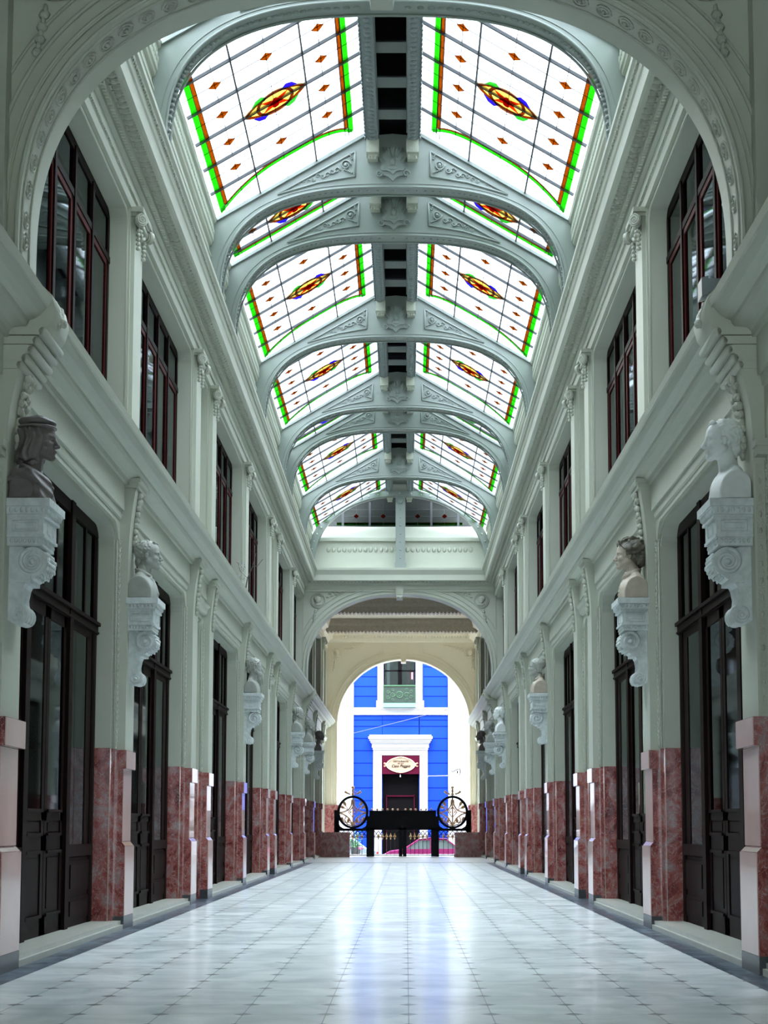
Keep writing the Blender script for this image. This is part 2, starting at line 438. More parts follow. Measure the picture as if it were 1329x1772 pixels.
# roof slabs beyond the glass
for s, side in SIDES:
    mb = MB(); mb.box(s * 3.05, s * 5.8, P[0], 66, 9.75, 9.9); mb.box(s * 3.05, s * 3.2, P[0], ENDY, 9.58, 10.9)
    struct('ceiling_' + side, mb, 'paintdark')

# ------------------------------------------------------------------ glass shop fronts, one per bay
def shopfront(L):   # local: +x into the hall, y along the wall, origin at floor on the door plane; L = opening length
    t = thing('door_0'); h = L / 2
    fr = MB(); wA = 1.38; pj = h - wA
    fr.box(-.10, .02, -h, h, 4.62, 4.80)
    for s in (-1, 1):
        fr.box(-.10, .015, s * h, s * (h - .10), .1, 4.8)
        fr.box(-.12, .04, s * pj, s * (pj - .17), .1, 4.8)
        for a in (.10, .14, .18): fr.box(0, .012, s * (h - a), s * (h - .02 - a), .1, 4.7)
        fr.box(-.06, .008, s * (h - .62), s * (h - .69), 3.6, 4.7)
    fr.box(-.12, .03, -h, h, 3.46, 3.62); fr.box(-.12, .06, -h, h, 3.56, 3.60); fr.box(-.1, .045, -h, h, 3.47, 3.49)
    for y in (-.32, .32): fr.box(-.06, .008, y - .03, y + .03, 3.6, 4.7)
    fr.build('frame', 'wood', t)
    for s in (-1, 1):
        mb = MB(); lo, hi = sorted((s * pj, s * (h - .10)))
        mb.box(-.06, .0, lo, hi, .1, .86); mb.box(-.06, .035, lo, hi, .87, 1.0); mb.box(-.06, .0, lo, hi, 3.38, 3.46)
        b0, b1 = (.06, .36) if s > 0 else (.36, .06)
        mb.box(-.06, .0, lo, lo + b0, 1.0, 3.4); mb.box(-.06, .0, hi - b1, hi, 1.0, 3.4)
        for z0, z1 in ((.18, .42), (.48, .82)):
            mb.box(.0, .012, lo + .12, hi - .12, z0, z1); mb.box(.01, .024, lo + .17, hi - .17, z0 + .04, z1 - .04)
        sl = mb.build('side_light', 'wood', t)
        g = MB(); g.box(-.014, -.008, lo + .05, hi - .05, 1.0, 3.4); g.build('glass_pane', 'pane', sl)
    for s in (-1, 1):
        mb = MB(); lo, hi = sorted((s * .01, s * (pj - .17)))
        for y0, y1 in ((lo, lo + .11), (hi - .11, hi)): mb.box(-.05, .0, y0, y1, .1, 3.46)
        for z0, z1 in ((.1, .30), (.95, 1.12), (3.34, 3.46), (1.26, 1.36)): mb.box(-.05, 0, lo, hi, z0, z1)
        mb.box(-.04, -.014, lo, hi, .25, 1.3)
        for z0, z1 in ((.36, .88), (1.15, 1.24)): mb.box(-.016, -.004, lo + .18, hi - .18, z0, z1)
        for z in (.30, .94, 1.12, 1.36): mb.box(-.01, .02, lo + .1, hi - .1, z - .015, z + .015)
        d = mb.build('door_leaf', 'wood', t)
        g = MB(); g.box(-.014, -.008, lo + .1, hi - .1, 1.34, 3.4); g.build('glass_pane', 'pane', d)
    g = MB(); g.box(-.014, -.008, -h + .08, h - .08, 3.6, 4.66); g.build('transom_pane', 'pane', t)
    return t
SF = {}
nd = 0
for s, side in SIDES:
    for ya, yb, kind in segs:
        if kind != 'door': continue
        nd += 1; L = round(yb - ya - .8, 2)
        key = L
        loc = (s * 3.47, (ya + yb) / 2, 0); rz = 0 if s < 0 else PI
        if key not in SF:
            SF[key] = shopfront(L); o = SF[key]; o.location = loc; o.rotation_euler = (0, 0, rz)
        else: o = dup(SF[key], loc, rz)
        o.name = 'door_%d' % nd; o['kind'] = 'structure'
# pale blinds behind some of the glass
for s, (ya, yb) in ((-1, (16.9, 17.6)), (-1, (21.9, 23.3)), (1, (16.8, 17.75)), (1, (22.3, 23.2))):
    mb = MB(); n_ = 14
    pts = [(s * (3.72 + .02 * (i % 2)), ya + (yb - ya) * i / n_) for i in range(n_ + 1)]
    mb.band(pts, [(a + s * .01, b) for a, b in pts], 'z', .9, 3.0)
    tag(mb.build('window_blind', 'curtain'), 'pale pleated blind behind the %s shop-front glass of the %s wall' % ('near' if ya < 20 else 'second', 'left' if s < 0 else 'right'), 'blind', 'blinds behind the shop-front glass')
mb = MB(); mb.box(3.66, 3.67, 15.35, 15.6, 1.95, 2.85)
tag(mb.build('door_notice', 'yellow'), 'bright yellow notice behind the nearest right-hand glass door', 'notice')
mb = MB(); mb.box(-3.60, -3.61, 21.6, 21.9, 6.9, 7.8)
tag(mb.build('window_notice', 'yellow'), 'yellow notice inside the second upper window of the left wall', 'notice')

# ------------------------------------------------------------------ upper windows
def upwin(L):
    t = thing('window_0'); h = L / 2; fr = MB()
    fr.box(-.1, .01, -h, h, 8.56, 8.74); fr.box(-.1, .02, -h, h, 5.62, 5.70)
    for s in (-1, 1): fr.box(-.1, .01, s * h, s * (h - .10), 5.62, 8.7)
    w_ = (L - .2) / 5
    for i in range(1, 5):
        y = -h + .1 + w_ * i; fr.box(-.1, .03, y - .045, y + .045, 5.7, 8.6)
    fr.box(-.1, .02, -h, h, 8.02, 8.10)
    fr.build('window_frame', 'wood', t)
    for i in range(5):
        y0 = -h + .1 + w_ * i + .045; y1 = y0 + w_ - .09
        mb = MB(); a = .10 if i == 2 else .045
        for p, q in ((y0, y0 + a), (y1 - a, y1)): mb.box(-.05, .008, p, q, 5.72, 8.02)
        mb.box(-.05, .008, y0, y1, 5.72, 5.80); mb.box(-.05, .008, y0, y1, 7.95, 8.02)
        c = mb.build('casement', 'redwood', t)
        g = MB(); g.box(-.012, -.006, y0 + a * .8, y1 - a * .8, 5.78, 7.96); g.build('glass_pane', 'pane', c)
    g = MB(); g.box(-.012, -.006, -h + .08, h - .08, 8.08, 8.58); g.build('transom_pane', 'pane', t)
    return t
UW = {}; nw = 0
for s, side in SIDES:
    for ya, yb, kind in segs:
        if kind != 'door' or yb > 62: continue
        nw += 1; L = round(yb - ya - .72, 2); loc = (s * 3.41, (ya + yb) / 2, 0); rz = 0 if s < 0 else PI
        if L not in UW:
            UW[L] = upwin(L); o = UW[L]; o.location = loc; o.rotation_euler = (0, 0, rz)
        else: o = dup(UW[L], loc, rz)
        o.name = 'window_%d' % nw; o['kind'] = 'structure'
# blind niches between the paired pilasters
for s, side in SIDES:
    mb = MB()
    for ya, yb, kind in segs:
        if kind == 'niche':
            mb.box(s * 3.42, s * 3.5, ya + .3, yb - .3, 0, 5.0); mb.box(s * 3.36, s * 3.44, ya + .3, yb - .3, 5.5, 8.8)
            mb.box(s * 3.40, s * 3.43, ya + .6, yb - .6, .5, 4.3)
            # small hood over the niche
            mb.prism([(s * 3.24, 4.74), (s * 3.16, 4.78), (s * 3.14, 4.86), (s * 3.10, 4.90), (s * 3.24, 4.90)], 'y', ya + .32, yb - .32)
    struct('wall_' + side + '_niches', mb, 'paint')

# ------------------------------------------------------------------ lower pilasters
def leaf_strip(mb, x, y, z0, z1, sy, step=.075):
    z = z0
    while z < z1:
        mb.ell((x, y, z), (.016, .026, .034), 5, 3); mb.ell((x + .006, y - sy * .012, z + .035), (.012, .012, .02), 4, 3); z += step
def garland(mb, x, zt, zb, w=.07):
    n_ = 9
    for i in range(n_):
        t = i / (n_ - 1); z = zt + (zb - zt) * t; ww = w * (1 - .45 * t)
        for k in (-1, 0, 1):
            mb.ell((x(z) + .02, k * ww * .8 + random.uniform(-.01, .01), z + random.uniform(-.02, .02)), (.03 + .01 * random.random(), .032, .045), 6, 4)
    mb.ell((x(zb) + .02, 0, zb - .06), (.03, .035, .05), 7, 5)
def cons(z):   # swelling console face
    return .08 if z < 4.45 else .08 + .085 * ((z - 4.45) / .85) ** 1.8
def lower_pilaster(big=False):
    t = thing('marble_pilaster')
    b = MB(); b.box(-.26, .105, -.31, .31, 0, .15); b.build('black_plinth', 'blackstone', t)
    b = MB(); b.box(-.06, .10, -.30, .30, .15, .97); b.prism([(-.06, .97), (.10, .97), (.06, 1.02), (-.06, 1.02)], 'y', -.29, .29); b.build('pedestal_block', 'marble', t)
    b = MB(); b.box(-.06, .06, -.26, .26, 1.02, 1.88)
    b.build('pedestal_die', 'marble', t)
    b = MB(); b.box(-.06, .10, -.30, .30, 1.88, 2.10); b.build('pedestal_cap', 'marble', t)
    b = MB(); b.box(.095, .108, -.296, .296, .155, .965); b.box(.055, .068, -.256, .256, 1.025, 1.875); b.box(.095, .108, -.296, .296, 1.885, 2.095); b.build('pale_front_slab', 'pinkstone', t)['label'] = 'pale pink polished front slab'
    for s in (-1, 1):
        b = MB(); y0, y1 = sorted((s * .24, s * .406)); b.box(-.255, -.075, y0, y1, .0, 2.12)
        y0, y1 = sorted((s * .24, s * .375)); b.box(-.08, -.02, y0, y1, .0, 2.115)
        b.tube([(-.075, s * .375, .05), (-.075, s * .375, 2.11)], .022, 6)
        b.build('marble_jamb', 'marble', t)
    sh = MB(); zs = [2.1, 4.45, 4.6, 4.75, 4.9, 5.05, 5.18, 5.30]
    sh.prism([(-.05, 2.1)] + [(cons(z), z) for z in zs] + [(-.05, 5.30)], 'y', -.27, .27)
    sh.build('shaft', 'paint', t)
    sh = MB(); sh.box(-.02, .185, -.29, .29, 5.27, 5.33); sh.box(-.02, .215, -.31, .31, 5.33, 5.38); sh.build('console_cap', 'paint', t)
    g = MB(); garland(g, cons, 5.22, 4.62); g.build('carved_garland', 'relief', t)
    for s in (-1, 1):
        b = MB(); b.box(-.07, -.012, *sorted((s * .30, s * .373)), 2.12, 4.62); leaf_strip(b, -.012, s * .345, 2.16, 4.6, s)
        b.tube([(-.04, s * .372, 2.12), (-.04, s * .372, 4.6)], .012, 5)
        b.build('leaf_moulding', 'relief', t)
    return t
LP = lower_pilaster(); first = True
for s, side in SIDES:
    for k, y in enumerate(P[1:]):
        i = k + 1
        if i == 8: continue
        rz = 0 if s < 0 else PI; loc = (s * WALL, y, 0)
        lab = '%s pale green pilaster on a red marble pedestal along the %s wall' % (ORD[k if k < 7 else k - 1].replace('nearest', 'first'), side)
        o = LP if first else dup(LP, loc, rz); first = False
        o.location = loc; o.rotation_euler = (0, 0, rz)
        tag(o, lab, 'pilaster', 'pilasters with marble pedestals along both walls')
# arch piers (nearest, and under the end arch)
def arch_pier():
    t = thing('arch_pier')
    b = MB(); b.box(-.26, .125, -.33, .33, 0, .15); b.build('stone_plinth', 'blackstone', t)
    b = MB(); b.box(-.26, .12, -.32, .32, .15, .99); b.prism([(-.26, .99), (.12, .99), (.08, 1.03), (-.26, 1.03)], 'y', -.31, .31); b.build('pedestal_block', 'marble', t)
    b = MB(); b.box(-.26, .08, -.29, .29, 1.03, 1.86); b.build('pedestal_die', 'marble', t)
    b = MB(); b.box(-.26, .13, -.33, .33, 1.86, 2.10); b.build('pedestal_cap', 'marble', t)
    b = MB(); b.box(.11, .128, -.314, .314, .155, .985); b.box(.075, .088, -.286, .286, 1.04, 1.855); b.box(.125, .138, -.326, .326, 1.865, 2.095); b.build('pale_front_slab', 'pinkstone', t)['label'] = 'pale pink polished front slab'
    for s in (-1, 1):
        b = MB(); y0, y1 = sorted((s * .25, s * .406)); b.box(-.255, -.03, y0, y1, .0, 2.12); b.build('marble_jamb', 'marble', t)
    sh = MB(); xs = lambda z: .08 if z < 4.5 else .08 + .18 * ((z - 4.5) / .8) ** 1.7
    zs = [2.1, 4.5, 4.7, 4.85, 5.0, 5.15, 5.3]
    sh.prism([(-.2, 2.1)] + [(xs(z), z) for z in zs] + [(-.2, 5.30)], 'y', -.30, .30)
    for s in (-1, 1): sh.box(-.16, -.03, s * .2, s * .385, 2.1, 5.3)
    sh.build('shaft', 'paint', t)
    # reeded mouldings under the cornice break
    m = MB()
    for j, (xx, z) in enumerate(((.18, 5.06), (.22, 5.12), (.27, 5.19), (.31, 5.27), (.36, 5.35))):
        m.tube([(xx, -.32, z), (xx, .32, z)], .036, 8)
        m.box(-.1, xx, -.32, .32, z - .03, z + .04)
    m.build('reeded_console', 'paint', t)
    m = MB(); m.prism([(-.1, 5.36), (.36, 5.36), (.42, 5.44), (.45, 5.56), (.42, 5.68), (.34, 5.76), (.2, 5.80), (-.1, 5.80)], 'y', -.27, .27, True)
    m.build('scroll_block', 'paint', t)
    m = MB()
    for a in range(9): m.ell((.44 - .02 * abs(a - 4) * .5, -.16 + .04 * a, 5.58 + .05 * math.sin(a * 1.3)), (.03, .035, .06), 6, 4)
    m.ell((.46, 0, 5.52), (.035, .07, .04), 8, 5); m.build('carved_leaf', 'relief', t)
    g = MB(); garland(g, xs, 5.02, 4.42, .10); g.build('carved_garland', 'relief', t)
    c = MB(); c.box(-.2, .10, -.34, .34, 4.30, 4.40); c.box(-.2, .07, -.32, .32, 4.22, 4.30)
    c.xf(lambda x, y, z: (x - .02, y, z))
    c2 = MB()
    for s in (-1, 1):
        y0, y1 = sorted((s * .30, s * .45)); c2.box(-.09, .09, y0, y1 if s > 0 else y1, 4.34, 4.40); c2.box(-.09, .07, *sorted((s * .30, s * .42)), 4.27, 4.34)
    c2.build('impost_moulding', 'paint', t)
    for s in (-1, 1):
        b = MB(); b.box(-.05, -.02, *sorted((s * .33, s * .388)), 2.12, 4.25); b.box(.0, .06, *sorted((s * .29, s * .303)), 2.12, 4.22); leaf_strip(b, -.02, s * .36, 2.16, 4.25, s)
        for k in range(14):
            z = 2.25 + k * .14
            b.ell((.03, s * .30, z), (.018, .012, .03), 5, 4)
        b.build('leaf_moulding', 'relief', t)
    return t
AP = arch_pier(); first = True
for s, side in SIDES:
    for y, lab in ((P[0], 'broad pier carrying the nearest arch on the %s, with carved garland and scroll'), (P[8], 'broad pier under the far end arch of the hall on the %s side')):
        o = AP if first else dup(AP, (0, 0, 0)); first = False
        o.location = (s * WALL, y, 0); o.rotation_euler = (0, 0, 0 if s < 0 else PI)
        tag(o, lab % side, 'pier', 'arch piers')

# ------------------------------------------------------------------ ionic pilasters upstairs
def ionic():
    t = thing('ionic_pilaster')
    b = MB(); b.box(-.05, .09, -.27, .27, 5.9, 8.42); b.box(-.05, .045, -.335, .335, 5.64, 8.74); b.box(-.05, .12, -.30, .30, 5.6, 5.78); b.box(-.05, .105, -.285, .285, 5.78, 5.9); b.box(-.05, .085, -.26, .26, 8.4, 8.7)
    b.build('shaft', 'paint', t)
    b = MB()
    b.box(-.03, .20, -.33, .33, 8.70, 8.76); b.box(-.03, .17, -.30, .30, 8.66, 8.70)
    b.tube([(.13, -.27, 8.60), (.13, .27, 8.60)], .045, 8)
    cap = b.build('capital', 'relief', t)
    for s in (-1, 1):
        v = MB(); v.cyl((0, 0), .078, 'y', -.035, .035, 20)
        for q in (-1, 1): v.spiral((0, 0), .070, q * .037, 2.2, .16, flip=1, start=PI / 2)
        v.ell((0, 0, 0), (.016, .05, .016), 6, 4)
        a = -s * PI / 5
        v.xf(lambda x, y, z: (.165 + x * math.cos(a) - y * math.sin(a), s * .285 + x * math.sin(a) + y * math.cos(a), 8.60 + z))
        v.build('volute', 'relief', cap)
        g = MB()
        for k in range(5): g.ell((.12, s * (.22 - .008 * k), 8.50 - .055 * k), (.03, .035 - .004 * k, .03), 6, 4)
        g.build('hanging_drop', 'relief', cap)
    g = MB()
    for k in range(5): g.ell((.135, -.12 + .06 * k, 8.52 - .03 * (2 - abs(k - 2))), (.025, .03, .03), 6, 4)
    g.build('festoon', 'relief', cap)
    g = MB(); g.ell((.16, 0, 8.70), (.03, .05, .05), 7, 5); g.build('fleuron', 'relief', cap)
    return t
IP = ionic(); first = True
for s, side in SIDES:
    kk = 0
    for i in (1, 2, 3, 4, 5, 6, 7):
        loc = (s * WALL, P[i], 0); rz = 0 if s < 0 else PI
        o = IP if first else dup(IP, loc, rz); first = False
        o.location = loc; o.rotation_euler = (0, 0, rz)
        tag(o, '%s ionic pilaster above the cornice on the %s upper wall' % (ORD[kk].capitalize() if kk else 'Nearest', side), 'pilaster', 'ionic pilasters between the upper windows'); kk += 1
for s, side in SIDES:
    for i in (9, 10):
        o = dup(IP, (s * WALL, P[i], 0), 0 if s < 0 else PI, '%s ionic pilaster in the entrance bay on the %s, beyond the end arch' % (('first', 'second')[i - 9], side))

# ------------------------------------------------------------------ roof ribs
EAVE = (2.83, 10.95); RIDGE = (.42, 12.38); SL = (RIDGE[1] - EAVE[1]) / (EAVE[0] - RIDGE[0])
def roofz(x): x = abs(x); return RIDGE[1] if x < RIDGE[0] else RIDGE[1] - (x - RIDGE[0]) * SL
def outline(p, z0, lim=2.985):
    d = (p[0], p[1] - z0 + 1e-6); t = 1.
    while t < 8:
        x, z = d[0] * t, z0 + d[1] * t
        if abs(x) >= lim or z >= roofz(x): break
        t += .002
    return (max(-lim, min(lim, d[0] * t)), z0 + d[1] * t)
def rib_body(a, z0, b, n):
    inn = superarch(a, b, z0, n, 56)
    return inn, [outline(p, z0) for p in inn]
def shield(y):
    m = MB()
    pl = [(0, -.33), (.07, -.26), (.13, -.24), (.24, -.24), (.28, -.18), (.25, -.12), (.20, -.10), (.17, -.02), (.22, .06), (.21, .14), (.14, .17), (.12, .24), (.05, .27), (0, .33)]
    pl = pl + [(-x, z) for x, z in pl[::-1][1:-1]]
    m.prism([(x, 11.90 + z) for x, z in pl], 'y', y - .05, y)
    m.prism([(x * .72, 11.91 + z * .74) for x, z in pl], 'y', y - .08, y - .05)
    for s in (-1, 1):
        m.spiral((s * .22, 11.69), .055, y - .06, 1.6, .3, flip=s)
        for k in range(3): m.tube([(s * .03 * (k + .3), y - .085, 11.95), (s * (.05 + .055 * k), y - .07, 12.12)], .012, 5)
    m.ell((0, y - .08, 11.88), (.05, .04, .07), 8, 5); m.ell((0, y - .07, 11.78), (.09, .03, .05), 8, 5)
    return m
def triangle(s, y):
    A, B, D = (s * .61, 12.08), (s * .61, 11.66), (s * 1.86, 11.36)
    m = MB()
    for p, q in ((A, B), (B, (s * 1.2, 11.56)), ((s * 1.2, 11.56), D), (D, A)):
        m.tube([(p[0], y - .005, p[1]), (q[0], y - .005, q[1])], .016, 6)
    m.spiral((s * .76, 11.85), .085, y - .01, 1.8, .17, flip=-s)
    m.ell((s * .76, y - .01, 11.85), (.03, .02, .03), 6, 4)
    for k in range(9):
        t = k / 8; x = s * (.90 + .62 * t); z = 11.76 - .22 * t + .02 * math.sin(k * 2)
        m.spiral((x, z), .055 * (1 - .6 * t), y - .008, 1.2, .25, flip=s if k % 2 else -s, n=14)
    for k in range(5): m.ell((s * (.66 + .03 * k), y - .01, 11.72 + .012 * k), (.02, .014, .015), 5, 4)
    for k in range(4): m.ell((s * (.66 + .01 * k), y - .01, 11.95 + .03 * k), (.02, .014, .015), 5, 4)
    return m
def roof_rib(deco=False):
    t = thing('roof_rib')
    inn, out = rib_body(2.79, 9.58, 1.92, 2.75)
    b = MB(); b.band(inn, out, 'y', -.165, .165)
    b.build('rib_body', 'paint_dimmed', t)
    b = MB()
    for yy in (-.17, .17): b.tube([(x * .992, yy, 9.58 + (z - 9.58) * .994) for x, z in inn], .018, 6)
    off = [(x * 1.022, 9.58 + (z - 9.58) * 1.022) for x, z in inn]
    b.tube([(x, -.168, z) for x, z in off], .008, 5)
    k = 0
    for (x, z) in superarch(2.775, 1.905, 9.6, 2.75, 90)[2:-2]:
        b.ell((x, 0, z), (.05 if deco else .03, .045 if deco else .03, .03 if deco else .02), 6, 4)
    b.build('soffit_moulding', 'paint_dimmed', t)
    b = MB()   # sloping weathering under the glass
    for s in (-1, 1):
        q = [(s * EAVE[0], EAVE[1] - .04), (s * EAVE[0], EAVE[1] + .02), (s * RIDGE[0], RIDGE[1] + .02), (s * RIDGE[0], RIDGE[1] - .04)]
        b.prism(q, 'y', -.21, .21)
    b.build('cap_moulding', 'paint_dimmed', t)
    shield(-.165).build('shell_cartouche', 'paint_dimmed', t)
    for s in (-1, 1): triangle(s, -.17).build('triangular_relief', 'paint_dimmed', t)
    return t
RIBY = [18.57, 24.20, 26.25, 31.85, 37.35, 39.45, 45.0]
RB = roof_rib(); first = True
for k, y in enumerate(RIBY):
    if k == 0:
        o = roof_rib(True)
    elif k == 1: o = RB
    else: o = dup(RB, (0, y, 0))
    o.location = (0, y, 0)
    tag(o, '%s arched plaster rib of the roof, with shell cartouche and scrolled triangles' % ORD[k], 'roof rib', 'arched ribs carrying the skylights')
# slender riveted end rib with its post
t = thing('end_rib', 'slender riveted arch with a centre post at the far end of the skylight', 'roof rib', (0, 49.95, 0))
inn = superarch(2.80, 2.36, 9.66, 2.2, 56); out = [(x * 1.10, 9.66 + (z - 9.66) * 1.07) for x, z in inn]
b = MB(); b.band(inn, out, 'y', -.12, .12); b.build('arch', 'paint_dimmed', t)
b = MB()
for x, z in superarch(2.93, 2.44, 9.66, 2.2, 30)[1:-1]: b.ell((x, -.125, z), (.03, .02, .03), 6, 4)
b.build('rivet_row', 'relief', t)
b = MB(); b.box(-.13, .19, -.1, .1, 9.66, 12.1); b.box(-.15, .21, -.13, .13, 9.6, 9.8); b.xf(lambda x, y, z: (x, y, z))
p_ = b.build('post', 'paint_dimmed', t)
for k in range(7): b = MB(); b.ell((.03, -.10, 9.95 + .27 * k), (.03, .02, .03), 6, 4); b.build('stud', 'paint_dimmed', p_)
b = MB(); b.ell((.03, -.12, 11.85), (.09, .05, .12), 8, 6); b.build('rosette', 'paint_dimmed', p_)
# tympanum behind it
mb = MB()
mb.box(-3.1, 3.1, 50.3, 50.9, 9.3, 10.62); mb.box(-3.1, 3.1, 50.24, 50.3, 9.66, 9.95)
mb.prism([(50.25, 10.60), (50.25, 10.70), (50.7, 11.15), (50.9, 11.15), (50.9, 10.6)], 'x', -3.1, 3.1)
mb.box(-3.1, 3.1, 50.2, 50.3, 10.58, 10.66)
struct('wall_end_gable', mb, 'paint')
mb = MB()
for k in range(28): mb.ell((-2.35 + 4.7 * k / 27, 50.29, 10.3), (.07, .03, .09), 6, 4)
mb.build('leaf_frieze', 'relief', bpy.data.objects['wall_end_gable'])['kind'] = 'stuff'
mb = MB(); mb.box(-3.6, 3.7, 51.25, 51.6, 9.7, 15.5); mb.box(-3.6, 3.7, 50.22, 51.3, 12.5, 12.6); mb.box(-3.6, -2.98, 50.3, 51.3, 10.6, 12.5); mb.box(3.0, 3.7, 50.3, 51.3, 10.6, 12.5); struct('wall_end_shading', mb, 'greystone')  # added backing wall, overhead slab and side blocks that shade the lunette from the sky
def lune(mb, z0, y0, y1):
    top = [p for p in superarch(2.9, 2.5, 9.66, 2.2, 60) if p[1] > z0]
    mb.prism([(top[0][0], z0)] + top + [(top[-1][0], z0)], 'y', y0, y1)
t = thing('lunette_window', 'half-round stained glass lunette closing the far end of the roof', 'window', (0, 50.8, 0))
mb = MB(); lune(mb, 11.1, .0, .02); mb.build('glass_field', M['milk'], t)
mb = MB()
for x in (-1.9, -1.0, -.1, .16, 1.06, 1.96): mb.box(x - .035, x + .035, -.05, 0, 11.1, 12.0)
for z in (11.52, 11.75): mb.box(-1.9, 1.9, -.02, 0, z - .006, z + .006)
for x in (-1.45, -.55, .6, 1.5): mb.box(x - .006, x + .006, -.02, 0, 11.1, 12.0)
mb.build('glazing_bars', 'lead', t)
mb = MB(); mb.box(-2.1, 2.1, -.02, -.005, 11.22, 11.28); mb.build('green_border', M['gg'], t)
mb = MB(); mb.box(-2.1, 2.1, -.02, -.005, 11.28, 11.31); mb.build('orange_border', M['og'], t)
for x in (-1.45, -.55, .6, 1.5):
    mb = MB(); mb.prism([(x - .09, 11.52), (x, 11.60), (x + .09, 11.52), (x, 11.44)], 'y', -.03, -.02); mb.build('diamond_pane', M['orr'], t)

# ------------------------------------------------------------------ stained glass skylights
SLEN = math.hypot(2.41, 1.43); CS, SN = 2.41 / SLEN, 1.43 / SLEN
def onslope(mb):   # x along the slope, y along the hall, z up out of the glass
    return mb.xf(lambda a, v, n: (a * CS + (-n) * SN * -1 if False else a * CS - n * SN, v, a * SN + n * CS))
def skylight(L, far):
    t = thing('stained_glass_skylight'); h = L / 2; S = SLEN; long = L > 3
    g = MB(); g.box(0, S, -h, h, 0, .012); onslope(g).build('glass_field', M['milk'], t)
    nb = 2 if long else 1; st = (h - .06) / 3.0 if long else .43
    bars = MB()
    for k in range(-nb, nb + 1):
        v = k * st; bars.box(0, S, v - .015, v + .015, -.04, 0)
    for u in (.285, .66): bars.box(u * S - .011, u * S + .011, -h, h, -.03, 0)
    onslope(bars).build('glazing_bars', 'lead', t)
    wb = MB()
    for k in range(-nb, nb + 1): wb.box(0, S, k * st + .02 * far, k * st + .06 * far, .02, .05)
    onslope(wb).build('outer_rafters', 'white', t)
    le = MB()
    for u in (.182, .47, .76): le.box(u * S - .004, u * S + .004, -h, h, -.008, 0)
    vv = []
    for k in range(-nb, nb): vv.append((k + .5) * st)
    for v in vv: le.box(0, S, v - .004, v + .004, -.008, 0)
    onslope(le).build('lead_lines', 'lead', t)
    # coloured border with bowed ends
    def vend(u):
        e = 0
        if not long: return h - .22
        return (h - .75) + .66 * (max(0, .47 - u) / .44) ** 2.25 + .45 * (max(0, u - .47) / .44) ** 4
    us = [.03 + (.905 - .03) * i / 24 for i in range(25)]
    for nm, mt, u0, u1, e0 in (('green_border', 'gg', .028, .060, .0), ('orange_border', 'og', .060, .082, .09)):
        m = MB()
        w_ = .09 if nm[0] == 'g' else .045
        for q0, q1 in ((u0, u1), (.94 - u1 + (-.004), .94 - u0)):
            ve = vend((q0 + q1) / 2) - e0
            lo_, hi_ = sorted((-far * (h - .02) if long else -far * ve, far * ve)); m.box(q0 * S, q1 * S, lo_, hi_, -.018, -.010)
        uu = [u for u in us if u0 - .001 <= u <= .94 - u0]
        for s in ((far,) if long else (-1, 1)):
            m.band([(u * S, s * (vend(u) - e0)) for u in uu], [(u * S, s * (vend(u) - e0 - w_)) for u in uu], 'z', -.018, -.010)
        onslope(m).build(nm, M[mt], t)
    m = MB()   # dark came beside the border
    for uq in (.060, .082, .858, .880): m.box(uq * S - .004, uq * S + .004, -h + .05, h - .2, -.024, -.010) if far > 0 else m.box(uq * S - .004, uq * S + .004, -h + .2, h - .05, -.024, -.010)
    for s in ((far,) if long else (-1, 1)):
        for e0 in (.0, .09, .135): m.tube([(u * S, s * (vend(u) - e0), -.016) for u in us], .005, 4)
    onslope(m).build('border_came', 'lead', t)
    for u in (.182, .76):
        for v in (vv if long else [0]):
            m = MB(); q = .085 / S
            m.prism([(u * S - .095, v), (u * S, v + .10), (u * S + .095, v), (u * S, v - .10)], 'z', -.02, -.010)
            onslope(m).build('diamond_pane', M['og'], t)
    if long:
        for v in (vv[0], vv[-1]):
            m = MB(); u = .47
            m.prism([(u * S - .095, v), (u * S, v + .10), (u * S + .095, v), (u * S, v - .10)], 'z', -.02, -.010)
            onslope(m).build('diamond_pane', M['og'], t)
    # medallion
    c = .473 * S; k = .512
    md = thing('medallion'); md.parent = t
    def lens(a, b, n=20, p=1.5):
        up = [(c + a * math.cos(PI - PI * i / n), b * (max(0, math.sin(PI * i / n))) ** p) for i in range(n + 1)]
        return up + [(x, -y) for x, y in up[::-1][1:-1]]
    def part(nm, mt, polys, n0):
        m = MB()
        for pl in polys: m.prism(pl, 'z', -n0 - .006, -n0)
        onslope(m).build(nm, M[mt] if mt in M else mt, md)
    def rot(pl, a): return [(c + (x - c) * math.cos(a) - y * math.sin(a), (x - c) * math.sin(a) + y * math.cos(a)) for x, y in pl]
    def circ(cx, cy, r, n=18, e=1.): return [(cx + r * e * math.cos(2 * PI * i / n), cy + r * math.sin(2 * PI * i / n)) for i in range(n)]
    part('yellow_field', 'yg', [lens(k, .25, 24, 1.5)], .012)
    part('yellow_roundel', 'yg', [[(c + .30 * math.cos(a), .30 * math.sin(a)) for a in [PI * (.28 + .44 * i / 10) for i in range(11)]], [(c + .30 * math.cos(a), -.30 * math.sin(a)) for a in [PI * (.28 + .44 * i / 10) for i in range(11)]]], .0125)
    def ring(pl, sc_):
        return [(c + (x - c) * sc_, y * sc_) for x, y in pl]
    m = MB(); A = lens(k, .25, 24, 1.5); m.band(A, ring(A, .86), 'z', -.026, -.020, closed=True)
    A = circ(c, 0, .31, 24); m.band(A, ring(A, .84), 'z', -.028, -.022, closed=True)
    onslope(m).build('orange_outline', M['og'], md)
    for sx in (-1, 1):
        for sy in (-1, 1):
            pl = [(c + sx * .10, sy * .22), (c + sx * .20, sy * .34), (c + sx * .30, sy * .30), (c + sx * .38, sy * .16), (c + sx * .28, sy * .19), (c + sx * .2, sy * .22)]
            part('green_leaf' if sx == sy else 'blue_leaf', 'dg' if sx == sy else 'bg', [pl], .026)
